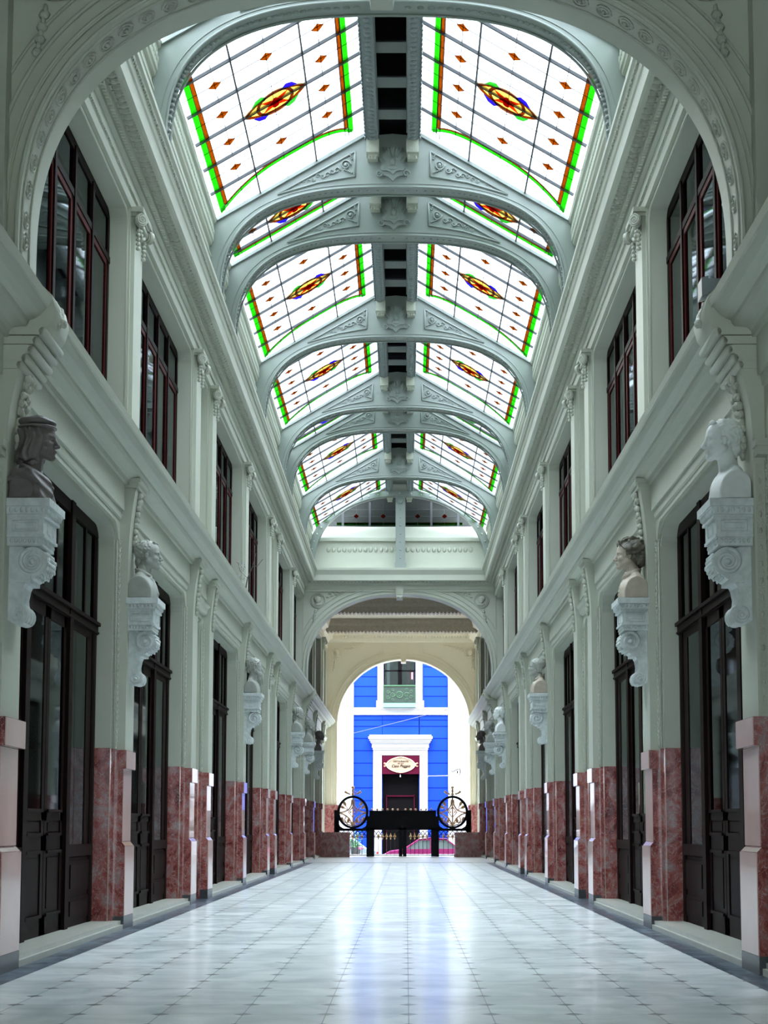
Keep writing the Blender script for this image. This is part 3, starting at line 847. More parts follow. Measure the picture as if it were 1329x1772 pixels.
    for a in (PI / 5, -PI / 5, PI - PI / 5, PI + PI / 5):
        pl = [(c + .03, -.02), (c + .12, -.045), (c + .27, 0), (c + .12, .045), (c + .03, .02)]
        part('orange_petal', 'orr', [rot(pl, a * 1.0)], .032)
    part('red_heart', 'rg', [circ(c, .075, .055, 14), circ(c, -.075, .055, 14), rot([(c - .13, 0), (c, .05), (c + .13, 0), (c, -.05)], 0)], .040)
    m = MB()
    A = lens(k, .25, 24, 1.5); m.tube([(x, y, -.03) for x, y in A], .004, 4, closed=True)
    for r_ in (.31, .26, .12): m.tube([(x, y, -.032) for x, y in circ(c, 0, r_, 24)], .0035, 4, closed=True)
    onslope(m).build('lead_outline', 'lead', md)
    return t
SKY = {}
bays = [(13.25, 18.40)] + [(RIBY[i] + .165, RIBY[i + 1] - .165) for i in range(6)] + [(45.165, 50.3)]
for s, side in SIDES:
    for k, (y0, y1) in enumerate(bays):
        L = round(y1 - y0, 1)
        key = (L, s)
        loc = (s * EAVE[0], (y0 + y1) / 2, EAVE[1] + .03); rz = 0 if s < 0 else PI
        if key not in SKY:
            SKY[key] = skylight(y1 - y0, -s); o = SKY[key]
            for c_ in list(o.children):
                pass
        else:
            r = SKY[key].copy(); C.objects.link(r)
            for ch in list(SKY[key].children):
                c_ = ch.copy(); C.objects.link(c_); c_.parent = r
                for g_ in list(ch.children):
                    d_ = g_.copy(); C.objects.link(d_); d_.parent = c_
            o = r
        o.location = loc; o.rotation_euler = (0, 0, rz)
        tag(o, '%s %sskylight of leaded glass with medallion on the %s roof slope' % (ORD[k], 'narrow ' if L < 3 else '', side), 'skylight', 'stained glass skylights')
# ridge: twin beams, corbels, slats and the boards over them
for k, (y0, y1) in enumerate(bays):
    t = thing('ridge_beam', '%s dark coffered ridge beam between the roof ribs' % ORD[k], 'beam', (0, (y0 + y1) / 2, 0), 0, 'coffered ridge beams')
    h = (y1 - y0) / 2
    for s in (-1, 1):
        b = MB(); b.box(s * .24, s * .41, -h, h, 12.18, 12.80); b.box(s * .22, s * .43, -h, h, 12.40, 12.46); b.box(s * .41, s * .45, -h, h, 12.28, 12.34)
        n_ = int(h * 2 / .13)
        for i in range(n_): b.ell((s * .325, -h + .07 + i * .13, 12.175), (.055, .05, .03), 6, 4); b.ell((s * .44, -h + .07 + i * .13, 12.24), (.02, .04, .03), 5, 3)
        b.build('beam', 'paintdark', t)
        for q in (-1, 1):
            c = MB(); c.box(s * .22, s * .42, q * h, q * (h - .22), 11.98, 12.2); c.box(s * .24, s * .40, q * h, q * (h - .14), 11.90, 11.99)
            for i in range(3): c.ell((s * (.27 + .05 * i), q * (h - .14), 11.93), (.02, .02, .025), 5, 4)
            c.build('corbel', 'relief', t)
    n_ = 5 if h > 1.5 else 2
    for i in range(n_):
        y = -h + (i + .5) * 2 * h / n_
        b = MB(); b.prism([(y - .03, 12.52), (y + .10, 12.42), (y + .13, 12.45), (y, 12.56)], 'x', -.24, .24); b.build('cross_slat', 'paint_dimmed', t)
    b = MB(); b.box(-.45, .45, -h - .2, h + .2, 12.78, 12.85); b.build('top_board', 'dark', t)

# ------------------------------------------------------------------ hall-wide arches
def hall_arch(name, label, y0, y1, a, zs, b, n, top, cx=0., mat='paint', half=3.3, deco=True, ring=False):
    t = thing(name, label, 'arch', (cx, y0, 0)); W = y1 - y0
    inn = superarch(a, b, zs, n, 72)
    inn = [(-a, 0)] + inn + [(a, 0)] if mat == 'cream' else [(-a, 5.6)] + inn + [(a, 5.6)]
    def up(p):
        x, z = p
        return (x, z)
    out = []
    for x, z in inn:
        r = math.atan2(z - zs, x)
        if z <= zs + 1e-6: out.append((math.copysign(half, x), z))
        else:
            k = min(half / max(abs(x), 1e-6), (top - zs) / max(z - zs, 1e-6)); out.append((x * k, zs + (z - zs) * k))
    # fill the upper corners: clamp by adding corner boxes
    m = MB(); m.band(inn, out, 'y', 0, W)
    m.build('wall_face', mat, t)
    core = [p for p in inn]
    def offs(d):
        res = []
        for i, p in enumerate(core):
            q0 = core[max(i - 1, 0)]; q1 = core[min(i + 1, len(core) - 1)]
            tx, tz = q1[0] - q0[0], q1[1] - q0[1]; L = math.hypot(tx, tz) or 1
            res.append((p[0] - tz / L * d, p[1] + tx / L * d))
        return res
    # stepped archivolt
    m = MB()
    for d0, d1, pr in ((0.0, .035, .05), (.035, .10, .02), (.10, .15, .045), (.15, .24, .03), (.24, .27, .05)):
        m.band(offs(d0), offs(d1), 'y', -pr, .0)
    for d in (.02, .125, .255): m.tube([(p[0], -.045, p[1]) for p in offs(d)], .016, 6)
    m.build('archivolt', mat, t)
    if deco:
        m = MB(); path = offs(-.004); acc = 0; last = path[0]; k = 0
        for i in range(1, len(path)):
            seg = math.hypot(path[i][0] - last[0], path[i][1] - last[1])
            if seg > .17:
                x, z = path[i]; last = path[i]
                q0 = path[max(i - 1, 0)]; q1 = path[min(i + 1, len(path) - 1)]
                tx, tz = q1[0] - q0[0], q1[1] - q0[1]; L = math.hypot(tx, tz); nx, nz = tz / L, -tx / L; tx /= L; tz /= L
                for rr in (.075, .042):
                    m.tube([(x + nx * .004 + tx * rr * math.cos(w_), .16 + rr * 1.1 * math.sin(w_), z + nz * .004 + tz * rr * math.cos(w_)) for w_ in [2 * PI * j / 12 for j in range(12)]], .010, 4, closed=True)
                m.ell((x + nx * .01, .16, z + nz * .01), (.02, .02, .02), 6, 4)
        for yy in (.03, .30): m.tube([(p[0], yy, p[1]) for p in offs(-.006)], .014, 5)
        m.build('soffit_rosettes', 'relief', t)
    # keystone
    z = zs + b
    m = MB(); m.prism([(-.10, z - .12), (.10, z - .12), (.15, z + .30), (-.15, z + .30)], 'y', -.12, W)
    m.prism([(-.06, z - .02), (.06, z - .02), (.09, z + .24), (-.09, z + .24)], 'y', -.15, -.12)
    m.tube([(-.1, -.1, z - .1), (.1, -.1, z - .1)], .05, 8)
    m.build('keystone', mat, t)
    # spandrel panels with medallion heads
    for s in (-1, 1):
        m = MB(); zt = top - .28 if not ring else 9.0
        o3 = offs(.40); cur = [p for p in o3 if s * p[0] > .75 and p[1] > zs + .15 and p[1] < zt - .02 and abs(p[0]) < half - .14]
        if len(cur) > 3:
            cur = sorted(cur, key=lambda p: abs(p[0]))
            poly = [(s * abs(cur[0][0]), zt)] + cur + [(s * (half - .13), cur[-1][1]), (s * (half - .13), zt)]
            m.tube([(p[0], -.008, p[1]) for p in poly], .016, 5, closed=True)
            cx_, cz_ = s * (half - .62), zt - .48
            for rr in (.24, .20): m.tube([(cx_ + rr * math.cos(w_), -.02, cz_ + rr * math.sin(w_)) for w_ in [2 * PI * j / 24 for j in range(24)]], .018, 5, closed=True)
            m.ell((cx_, -.03, cz_ + .02), (.09, .09, .13), 10, 8); m.ell((cx_ + s * .03, -.03, cz_ + .06), (.11, .08, .10), 8, 6); m.ell((cx_, -.01, cz_ - .13), (.13, .06, .06), 8, 5)
            m.ell((cx_ - s * .08, -.05, cz_ + .0), (.02, .02, .02), 5, 4)
            for k in range(12):
                q = k / 11
                m.ell((cx_ - s * (.32 + .75 * q), -.012, cz_ + .16 + .20 * q + .05 * (1 if k % 2 else -1) * (1 - q)), (.06, .045, .022), 6, 4)
                if k < 8: m.ell((cx_ + s * (.08 + .10 * q), -.012, cz_ - .32 - .62 * q + .0), (.022 + .03 * (k % 2), .04, .045), 6, 4)
            m.build('spandrel_relief', mat if mat == 'cream' else 'relief', t)
    return t
na = hall_arch('hall_arch', 'great nearest arch spanning the hall with rosettes along its soffit', 12.65, 13.25, 3.06, 6.2, 2.44, 2.45, 13.0, half=3.42, ring=True)
# masonry over the corners of that arch
mb = MB(); mb.box(-3.42, -3.05, 12.65, 13.25, 8.6, 13.0); mb.box(3.05, 3.42, 12.65, 13.25, 8.6, 13.0)
for s in (-1, 1): mb.box(s * 3.16, s * 3.42, 12.48, 12.66, 5.7, 13.0)
struct('wall_front', mb, 'paint')
ea = hall_arch('end_arch', 'far arch closing the glazed hall, with portrait medallions in its spandrels', 50.2, 50.8, 3.03, 6.3, 2.50, 2.25, 9.35, half=3.3, deco=False)
mb = MB(); mb.prism([(50.3, 9.0), (50.14, 9.0), (50.12, 9.06), (50.0, 9.1), (49.98, 9.16), (49.82, 9.18), (49.79, 9.2), (49.78, 9.38), (49.74, 9.46), (49.70, 9.53), (49.69, 9.60), (50.4, 9.62)], 'x', -3.2, 3.2)
mb.prism([(50.3, 8.88), (50.15, 8.88), (50.15, 8.94), (50.12, 8.96), (50.12, 9.1), (50.3, 9.1)], 'x', -3.1, 3.1)
e1 = struct('trim_50', mb, 'paint')
mb = MB()
for k in range(48): mb.ell((-2.9 + 5.8 * k / 47, 49.9, 9.17), (.045, .05, .035), 6, 4)
mb.build('egg_band', 'relief', e1)['kind'] = 'stuff'
oa = hall_arch('outer_arch', 'cream street arch at the far end, framing the blue house', 65.3, 65.9, 2.80, 5.5, 2.78, 2.05, 9.3, cx=.10, mat='cream', half=3.45, deco=False)
mb = MB(); mb.box(-3.6, 3.6, 65.2, 65.5, 9.15, 9.6); mb.prism([(65.3, 9.0), (65.15, 9.05), (65.1, 9.2), (64.95, 9.3), (64.9, 9.5), (65.3, 9.5)], 'x', -3.3, 3.5)
e2 = struct('trim_51', mb, 'cream')
mb = MB()
for k in range(52): mb.box(-3.1 + 6.2 * k / 51, -3.04 + 6.2 * k / 51, 64.98, 65.1, 9.15, 9.25)
mb.build('dentil_band', 'cream', e2)['kind'] = 'stuff'
for s in (-1, 1):
    mb = MB(); mb.box(.10 + s * 2.78, .10 + s * 3.5, 65.22, 65.95, 0, 2.05); mb.box(.10 + s * 2.74, .10 + s * 3.5, 65.18, 65.98, 1.9, 2.1)
    struct('baseboard_' + ('left' if s < 0 else 'right'), mb, 'marble')
# entrance bay ceiling, scalloped beams, upper cream walls
mb = MB(); mb.box(-3.6, 3.7, 50.5, 65.4, 9.5, 9.7); struct('ceiling', mb, 'cream')
mb = MB(); mb.box(-3.5, 3.5, -4, 12.65, 9.6, 9.8); struct('ceiling_front', mb, 'paint')
mb = MB(); mb.box(-3.5, 3.5, -4.2, -4, 6.2, 9.7); mb.box(-3.5, -2.6, -4.2, -4, 0, 6.3); mb.box(2.6, 3.5, -4.2, -4, 0, 6.3); struct('wall_back', mb, 'paint')
for s, side in SIDES:
    mb = MB(); mb.box(s * 3.195, s * 3.18, 50.85, 65.2, 5.66, 5.9)
    for y in (50.9, 55.6, 56.45, 61.15, 62.0, 65.0): mb.box(s * 3.2, s * 3.17, y, y + .15, 5.66, 8.74)
    struct('trim_%d' % (52 if s < 0 else 53), mb, 'cream')
for k, y in enumerate((56.1, 61.6)):
    t = thing('ceiling_beam', '%s dark beam with scalloped lower edge across the entrance ceiling' % ('nearer', 'farther')[k], 'beam', (0, y, 0), 0, 'scalloped ceiling beams')
    b = MB(); b.box(-3.0, 3.1, -.22, .22, 9.02, 9.52); b.prism([(-.22, 9.2), (-.30, 9.3), (-.32, 9.5), (.32, 9.5), (.30, 9.3), (.22, 9.2)], 'x', -3.0, 3.1); b.build('beam', 'tan', t)
    b = MB()
    for i in range(44):
        x = -2.93 + 5.96 * i / 43; b.prism([(x + .065 * math.cos(PI + PI * j / 6), 9.03 + .075 * math.sin(PI + PI * j / 6)) for j in range(7)], 'y', -.22, .22)
    b.build('scalloped_edge', 'tan', t)

# ------------------------------------------------------------------ scroll brackets
def bracket():
    t = thing('scroll_bracket'); W = .24
    m = MB(); m.box(-.02, .36, -.29, .29, 3.865, 3.93); m.prism([(-.02, 3.80), (.31, 3.80), (.35, 3.865), (-.02, 3.865)], 'y', -.27, .27)
    for k in range(7): m.ell((.03 + .045 * k, -.265, 3.835), (.017, .016, .026), 5, 4); m.ell((.03 + .045 * k, .265, 3.835), (.017, .016, .026), 5, 4)
    for k in range(9): m.ell((.335, -.22 + .055 * k, 3.835), (.014, .02, .026), 5, 4)
    m.build('cap_slab', 'aged', t)
    m = MB(); m.box(-.02, .30, -.24, .24, 3.62, 3.80); m.box(-.02, .285, -.225, .225, 3.54, 3.62); m.box(-.02, .325, -.25, .25, 3.775, 3.80); m.box(-.02, .31, -.245, .245, 3.61, 3.635)
    for q in (-1, 1):
        m.tube([(.04, q * .242, 3.66), (.26, q * .242, 3.66), (.26, q * .242, 3.75), (.04, q * .242, 3.75)], .008, 4, closed=True)
        m.tube([(.065, q * .242, 3.68), (.235, q * .242, 3.68), (.235, q * .242, 3.73), (.065, q * .242, 3.73)], .005, 4, closed=True)
        for k in range(7): m.ell((.03 + .038 * k, q * .228, 3.58), (.014, .012, .02), 5, 4)
    m.tube([(.302, -.10, 3.66), (.302, .10, 3.66), (.302, .10, 3.75), (.302, -.10, 3.75)], .008, 4, closed=True)
    for k in range(9): m.ell((.288, -.19 + .0475 * k, 3.58), (.012, .014, .02), 5, 4)
    m.build('block', 'aged', t)
    # S-shaped body
    out = [(.10, 3.54), (.20, 3.50), (.27, 3.40), (.26, 3.32), (.20, 3.27), (.14, 3.25), (.115, 3.20), (.10, 3.12), (.105, 3.07), (.125, 3.03), (.13, 2.96)]
    m = MB(); m.prism([(-.02, 3.54)] + out + [(.09, 2.90), (.03, 2.90), (-.02, 2.93)], 'y', -.15, .15)
    m.box(.06, .185, -.17, .17, 3.235, 3.295)
    m.build('console_body', 'aged', t)
    m = MB(); c = (.195, 3.415); R = .125
    m.cyl(c, R, 'y', -.165, .165, 28)
    for q in (-1, 1): m.spiral(c, R * .88, q * .168, 2.0, .20, flip=1, start=PI / 2); m.ell((c[0], q * .17, c[1]), (.028, .035, .028), 8, 5)
    for j in range(7):      # overlapping scales on the front of the roll
        a = -PI * .42 + j * .30
        for i in range(5):
            m.ell((c[0] + (R + .004) * math.cos(a), -.12 + .06 * i + (.03 if j % 2 else 0) - .015, c[1] + (R + .004) * math.sin(a)), (.012, .030, .022), 6, 4)
    m.build('large_volute', 'aged', t)
    m = MB(); c = (.085, 2.965); R = .075; m.cyl(c, R, 'y', -.145, .145, 22)
    for q in (-1, 1): m.spiral(c, R * .86, q * .148, 1.6, .22, flip=1, start=PI / 2); m.ell((c[0], q * .16, c[1]), (.018, .02, .018), 7, 4)
    for i in (-1, 0, 1): m.tube([(c[0] + (R + .002) * math.cos(a), i * .09, c[1] + (R + .002) * math.sin(a)) for a in [-.9 + .35 * j for j in range(7)]], .018, 5)
    m.build('small_volute', 'aged', t)
    return t
# ------------------------------------------------------------------ sculpted heads (distance fields meshed as surface nets)
def vlen(x, y, z): return np.sqrt(x * x + y * y + z * z)
def E_(p, c, r):
    x, y, z = (p[i] - c[i] for i in range(3))
    k0 = vlen(x / r[0], y / r[1], z / r[2]); k1 = vlen(x / r[0] ** 2, y / r[1] ** 2, z / r[2] ** 2)
    return k0 * (k0 - 1) / np.maximum(k1, 1e-6)
def K_(p, a, b, r0, r1=None):
    r1 = r0 if r1 is None else r1
    ab = [b[i] - a[i] for i in range(3)]; L = sum(q * q for q in ab)
    h = np.clip(sum((p[i] - a[i]) * ab[i] for i in range(3)) / L, 0, 1)
    return vlen(*[p[i] - a[i] - ab[i] * h for i in range(3)]) - (r0 + (r1 - r0) * h)
def U(a, b, k=.05):
    h = np.clip(.5 + .5 * (b - a) / k, 0, 1); return b * (1 - h) + a * h - k * h * (1 - h)
def SUB(a, b, k=.03): return -U(-a, b, k)
def INT(a, b, k=.03): return -U(-a, -b, k)
def mesh_sdf(fn, lo, hi, cell, scale, name, mat, parent):
    ax = [np.arange(lo[i], hi[i] + cell, cell, dtype=np.float32) for i in range(3)]
    G = np.meshgrid(*ax, indexing='ij'); F = fn(G).astype(np.float32)
    for sl in ((0,), (-1,)):
        F[sl[0], :, :] = np.maximum(F[sl[0]], .01); F[:, sl[0], :] = np.maximum(F[:, sl[0], :], .01); F[:, :, sl[0]] = np.maximum(F[:, :, sl[0]], .01)
    N = F.shape; ins = F < 0
    acc = np.zeros((N[0] - 1, N[1] - 1, N[2] - 1, 3), np.float32); cnt = np.zeros(acc.shape[:3], np.float32)
    for a in range(3):
        sl0 = [slice(None)] * 3; sl1 = [slice(None)] * 3; sl0[a] = slice(0, -1); sl1[a] = slice(1, None)
        A, B = F[tuple(sl0)], F[tuple(sl1)]; cr = (A < 0) != (B < 0)
        t = np.where(cr, A / np.where(cr, A - B, 1), 0)
        o = [i for i in range(3) if i != a]
        for d0 in (0, 1):
            for d1 in (0, 1):
                s = [slice(None)] * 3; s[o[0]] = slice(d0, N[o[0]] - 1 + d0); s[o[1]] = slice(d1, N[o[1]] - 1 + d1)
                c = cr[tuple(s)]; tt = t[tuple(s)]
                cnt += c; acc[..., a] += tt * c; acc[..., o[0]] += d0 * c; acc[..., o[1]] += d1 * c
    act = cnt > 0; idx = -np.ones(act.shape, np.int64); idx[act] = np.arange(act.sum())
    base = np.stack(np.nonzero(act), 1).astype(np.float32)
    V = (base + acc[act] / cnt[act][:, None]) * cell + np.array(lo, np.float32)
    faces = []
    for a in range(3):
        o = [i for i in range(3) if i != a]
        sl0 = [slice(1, -1)] * 3; sl1 = [slice(1, -1)] * 3; sl0[a] = slice(0, -1); sl1[a] = slice(1, None)
        A, B = ins[tuple(sl0)], ins[tuple(sl1)]; cr = A != B
        I = np.stack(np.nonzero(cr), 1); fl = A[cr]
        I[:, o[0]] += 1; I[:, o[1]] += 1
        q = []
        for d0, d1 in ((0, 0), (1, 0), (1, 1), (0, 1)):
            J = I.copy(); J[:, o[0]] -= d0; J[:, o[1]] -= d1; q.append(idx[J[:, 0], J[:, 1], J[:, 2]])
        Q = np.stack(q, 1)
        if a == 1: fl = ~fl
        Q[~fl] = Q[~fl][:, ::-1]
        faces.append(Q)
    Q = np.concatenate(faces); Q = Q[(Q >= 0).all(1)]
    me = bpy.data.meshes.new(name); me.from_pydata((V * scale).tolist(), [], Q.tolist())
    me.polygons.foreach_set('use_smooth', [True] * len(me.polygons)); me.materials.append(M[mat])
    o = bpy.data.objects.new(name, me); C.objects.link(o); o.parent = parent; return o
def wav(p, f, s, amp): return amp * (np.sin(p[0] * f + 2.1 * s + 1.7 * np.sin(p[2] * f * .6 + s)) * np.sin(p[1] * f * .9 + s * 1.3 + 1.2 * np.sin(p[0] * f * .7)) * np.sin(p[2] * f + s * .7 + 1.5 * np.sin(p[1] * f * .5)))
HS = .35
def face_sdf(p, nose=1., beard=False, age=0.):
    py = (p[0], np.abs(p[1]), p[2])
    d = E_(p, (-.07, 0, .66), (.43, .335, .345))
    d = U(d, E_(p, (.12, 0, .40), (.235, .235, .34)), .09)
    d = U(d, K_(py, (-.02, .20, .28), (.26, .03, .09), .10, .085), .09)
    d = U(d, E_(p, (.295, 0, .085), (.085, .09, .075)), .06)
    d = U(d, K_(py, (.315, .05, .575), (.26, .18, .57), .045, .04), .06)        # brow
    d = U(d, E_(py, (.235, .155, .37), (.085, .085, .085)), .06)                 # cheekbone
    d = SUB(d, E_(py, (.365, .125, .50), (.075, .075, .05)), .05)                # eye socket
    d = U(d, E_(py, (.268, .122, .492), (.055, .058, .048)), .018)               # eye
    d = U(d, K_(py, (.318, .075, .515), (.275, .17, .517), .014), .015)          # lid
    d = U(d, K_(p, (.335, 0, .55), (.425 + .02 * nose, 0, .35), .034, .05), .04)
    d = U(d, E_(py, (.39, .045, .325), (.045, .032, .028)), .022)
    d = U(d, E_(p, (.335, 0, .21), (.055, .10, .07)), .05)                       # muzzle
    d = U(d, K_(py, (.392, 0, .232), (.345, .075, .218), .020, .010), .018)
    d = U(d, K_(py, (.385, 0, .188), (.345, .065, .192), .024, .012), .018)
    d = SUB(d, K_(py, (.42, 0, .211), (.36, .085, .206), .007), .012)
    d = SUB(d, K_(p, (.40, 0, .145), (.40, .03, .145), .022), .04)
    ear = U(E_(py, (-.03, .335, .45), (.065, .03, .105)), E_(py, (-.02, .325, .37), (.035, .028, .04)), .03)
    ear = SUB(ear, E_(py, (-.01, .365, .455), (.03, .02, .06)), .02)
    d = U(d, ear, .02)
    return d
def torso_sdf(p, wide=.74):
    py = (p[0], np.abs(p[1]), p[2])
    d = K_(p, (-.10, 0, .24), (-.20, 0, -.30), .20, .23)                        # neck
    d = U(d, K_(py, (.02, .11, .08), (-.02, .05, -.38), .05, .04), .06)
    zz = p[2] + .10 * py[1] / .7
    xx = p[0] + .10 * py[1] / .7
    k0 = np.sqrt(((xx + .12) / .42) ** 2 + ((zz + .86) / .60) ** 2)
    t_ = (k0 - 1) * .42
    t_ = U(t_, K_(py, (-.24, .08, -.18), (-.28, .42, -.36), .13, .14), .12)
    t_ = INT(t_, np.maximum.reduce([py[1] - wide, -(p[2] + 1.06), p[0] - .40, -(p[0] + .56)]), .04)
    base = E_(p, (-.14, 0, -1.02), (.30, .40, .10))
    return U(U(d, t_, .10), base, .06)
def hair_sdf(p, st, seed):
    py = (p[0], np.abs(p[1]), p[2])
    if st == 'short':    # receding curls
        d = E_(p, (-.13, 0, .68), (.43, .37, .365)) + wav(p, 26, seed, .030)
        d = SUB(d, E_(p, (.34, 0, .62), (.42, .42, .34)), .03)
        d = SUB(d, p[2] - .30, .03)
        d = U(d, E_(p, (-.36, 0, .30), (.14, .2, .2)) + wav(p, 30, seed, .02), .05)
        d = U(d, K_(p, (.20, -.14, .93), (.22, .14, .93), .06) + wav(p, 32, seed, .018), .05)
    elif st == 'mane':   # swept-back mane
        d = E_(p, (-.17, 0, .72), (.54, .46, .43)) + .04 * np.sin(24 * p[2] + 9 * p[0] + 3 * np.sin(11 * p[1] + seed)) + wav(p, 20, seed, .03)
        d = U(d, E_(p, (-.40, 0, .38), (.30, .40, .30)) + wav(p, 24, seed, .05), .08)
        d = SUB(d, E_(p, (.33, 0, .50), (.34, .50, .38)), .03)
        d = U(d, K_(p, (.24, -.2, .93), (.24, .2, .93), .085) + wav(p, 26, seed, .04), .06)
    elif st == 'curls':
        d = E_(p, (-.12, 0, .70), (.47, .41, .38)) + wav(p, 30, seed, .055)
        d = U(d, E_(p, (-.34, 0, .36), (.18, .26, .22)) + wav(p, 30, seed, .04), .06)
        d = SUB(d, E_(p, (.36, 0, .48), (.34, .46, .38)), .03)
    elif st == 'wig':
        d = E_(p, (-.12, 0, .69), (.45, .38, .37)) + .02 * np.sin(34 * p[0] + seed)
        d = SUB(d, E_(p, (.35, 0, .52), (.36, .50, .39)), .03)
        d = U(d, K_(py, (.0, .36, .40), (-.14, .37, .36), .085) + .012 * np.sin(50 * p[0]), .03)
        d = U(d, K_(p, (-.46, 0, .36), (-.52, 0, -.1), .08, .05), .06)
    elif st == 'long':   # page-boy length falling to the neck, fringe under a cap
        wv = .018 * np.sin(34 * p[0] + 5 * p[2] + 3 * np.sin(7 * p[2] + seed)) + .016 * np.sin(30 * py[1] + 6 * p[2])
        d = E_(p, (-.13, 0, .66), (.44, .385, .36))
        d = U(d, K_(py, (-.14, .16, .50), (-.22, .22, .08), .29, .26), .08)
        d = U(d, K_(py, (-.40, .05, .40), (-.52, .08, .02), .17, .12), .08) + wv
        d = SUB(d, E_(p, (.44, 0, .36), (.34, .60, .50)), .03)
        d = SUB(d, p[2] + .06 + .03 * np.sin(18 * p[0]), .05)
    elif st == 'bob':    # thick bobbed hair with band
        d = E_(p, (-.12, 0, .68), (.47, .42, .38)) + wav(p, 28, seed, .025)
        d = U(d, K_(py, (-.12, .22, .5), (-.18, .24, .30), .20, .17) + .012 * np.sin(40 * p[0] + 8 * p[2]), .06)
        d = SUB(d, E_(p, (.36, 0, .46), (.34, .52, .36)), .03)
        d = U(d, K_(py, (.27, 0, .86), (-.05, .36, .80), .04) + wav(p, 40, seed, .02), .02)
    return d
def bust(spec, res=.019):
    st, skin, hmat, gmat, gar, seed, extra = spec
    t = thing('portrait_bust')
    lo, hi = (-.66, -.80, -1.09), (.60, .80, 1.10)
    yaw = 0
    def head(p):
        d = U(face_sdf(p), torso_sdf(p), .07)
        return d
    mesh_sdf(head, lo, hi, res, HS, 'head_and_shoulders', skin, t)
    mesh_sdf(lambda p: hair_sdf(p, st, seed), (-.72, -.60, -.25), (.52, .60, 1.16), res * .9, HS, 'hair', hmat, t)
    if extra == 'beret':
        def cap(p):
            d = E_(p, (-.10, 0, .93), (.46, .44, .17)) + .014 * np.sin(11 * p[0] + 9 * p[1])
            d = U(d, E_(p, (-.09, 0, .81), (.485, .44, .085)), .02)
            d = SUB(d, np.abs(p[2] - .865 - .03 * p[0]) - .008, .02)
            d = SUB(d, K_(p, (.1, .0, 1.10), (-.2, .0, 1.10), .05), .06)
            return d
        mesh_sdf(cap, (-.72, -.55, .6), (.5, .55, 1.16), res, HS, 'soft_cap', hmat, t)
    if extra == 'beard':
        def brd(p):
            py = (p[0], np.abs(p[1]), p[2])
            d = U(K_(py, (.10, .22, .25), (.27, .05, .10), .09, .12), K_(p, (.28, 0, .06), (.22, 0, -.26), .15, .05), .08)
            d = U(d, K_(py, (.36, .02, .25), (.30, .13, .17), .035), .03)
            return d + wav(p, 34, seed, .035)
        mesh_sdf(brd, (-.1, -.4, -.45), (.55, .4, .45), res * .9, HS, 'beard', hmat, t)
    if gar:
        def g(p):
            py = (p[0], np.abs(p[1]), p[2]); b = torso_sdf(p) - .035
            col = np.sqrt((np.sqrt(((p[0] + .15) / 1.05) ** 2 + p[1] ** 2) - .265) ** 2 + (p[2] + .13 + .45 * (p[0] + .15)) ** 2) - .065
            if gar != 'drape': b = U(b, col, .03)
            if gar == 'coat':
                b = SUB(b, K_(p, (-.1, 0, .3), (.0, 0, -.30), .24, .20), .03)
                b = U(b, K_(py, (-.38, .10, -.16), (.08, .20, -.60), .075, .085), .03)
                b = U(b, K_(py, (.10, .22, -.36), (.32, .05, -.86), .075, .05), .02)
                b = U(b, K_(py, (-.42, .02, -.08), (.02, .13, -.28), .07, .06), .04)
            elif gar == 'drape':
                b = SUB(b, K_(p, (-.1, 0, .3), (.0, 0, -.20), .25, .22), .03)
                b = b + .022 * np.sin(22 * (p[2] + .5 * p[0]) + 2.5 * p[1] + seed)
                b = U(b, K_(p, (-.3, -.5, -.35), (.28, -.02, -.82), .07, .05), .03)
                b = U(b, K_(p, (-.3, -.62, -.45), (.22, -.1, -.95), .05), .03)
                b = U(b, K_(p, (-.25, -.3, -.25), (.27, .15, -.66), .06), .03)
                b = SUB(b, E_(p, (-.30, -.70, -.86), (.34, .3, .26)), .03)
            elif gar == 'jacket':
                b = SUB(b, K_(p, (-.1, 0, .3), (-.06, 0, -.1), .21, .20), .03)
                b = U(b, K_(py, (-.36, .06, -.02), (.06, .15, -.16), .07), .03)
                b = U(b, K_(p, (.12, .03, -.34), (.33, .03, -.90), .035), .015)
                for z in (-.42, -.54, -.66, -.78): b = U(b, E_(p, (.14 + (-.34 - z) * .40, .10, z), (.06, .035, .03)), .01)
            elif gar == 'robe':
                b = SUB(b, K_(p, (-.1, 0, .3), (.0, 0, -.25), .24, .21), .03)
                b = U(b, K_(py, (-.40, .04, -.04), (.16, .16, -.50), .085) + wav(p, 36, seed, .02), .03)
                b = U(b, K_(py, (.16, .16, -.50), (.26, .14, -1.0), .085) + wav(p, 36, seed, .02), .03)
            return b
        mesh_sdf(g, lo, hi, res, HS, 'garment', gmat, t)
    return t
BR = bracket(); firstb = True
SPEC = {
 ('left', 0): ('long', 'brown', 'brown', 'brown', 'drape', 1, 'beret'),
 ('left', 1): ('short', 'greystone', 'greystone', 'greystone', 'coat', 2, ''),
 ('left', 4): ('curls', 'greystone', 'greystone', 'greystone', '', 3, 'beard'),
 ('left', 7): ('wig', 'greystone', 'greystone', 'greystone', 'coat', 4, ''),
 ('left', 8): ('curls', 'greystone', 'greystone', 'greystone', '', 5, ''),
 ('left', 9): ('short', 'brown', 'brown', 'brown', '', 6, ''),
 ('right', 0): ('short', 'plaster', 'plaster', '', '', 7, ''),
 ('right', 1): ('mane', 'tan', 'umber', 'tan', 'jacket', 8, ''),
 ('right', 4): ('bob', 'greystone', 'greystone', 'tan', 'robe', 9, ''),
 ('right', 7): ('curls', 'plaster', 'plaster', '', '', 10, ''),
 ('right', 8): ('short', 'greystone', 'greystone', 'greystone', '', 11, ''),
 ('right', 9): ('wig', 'brown', 'brown', 'brown', '', 12, ''),
}
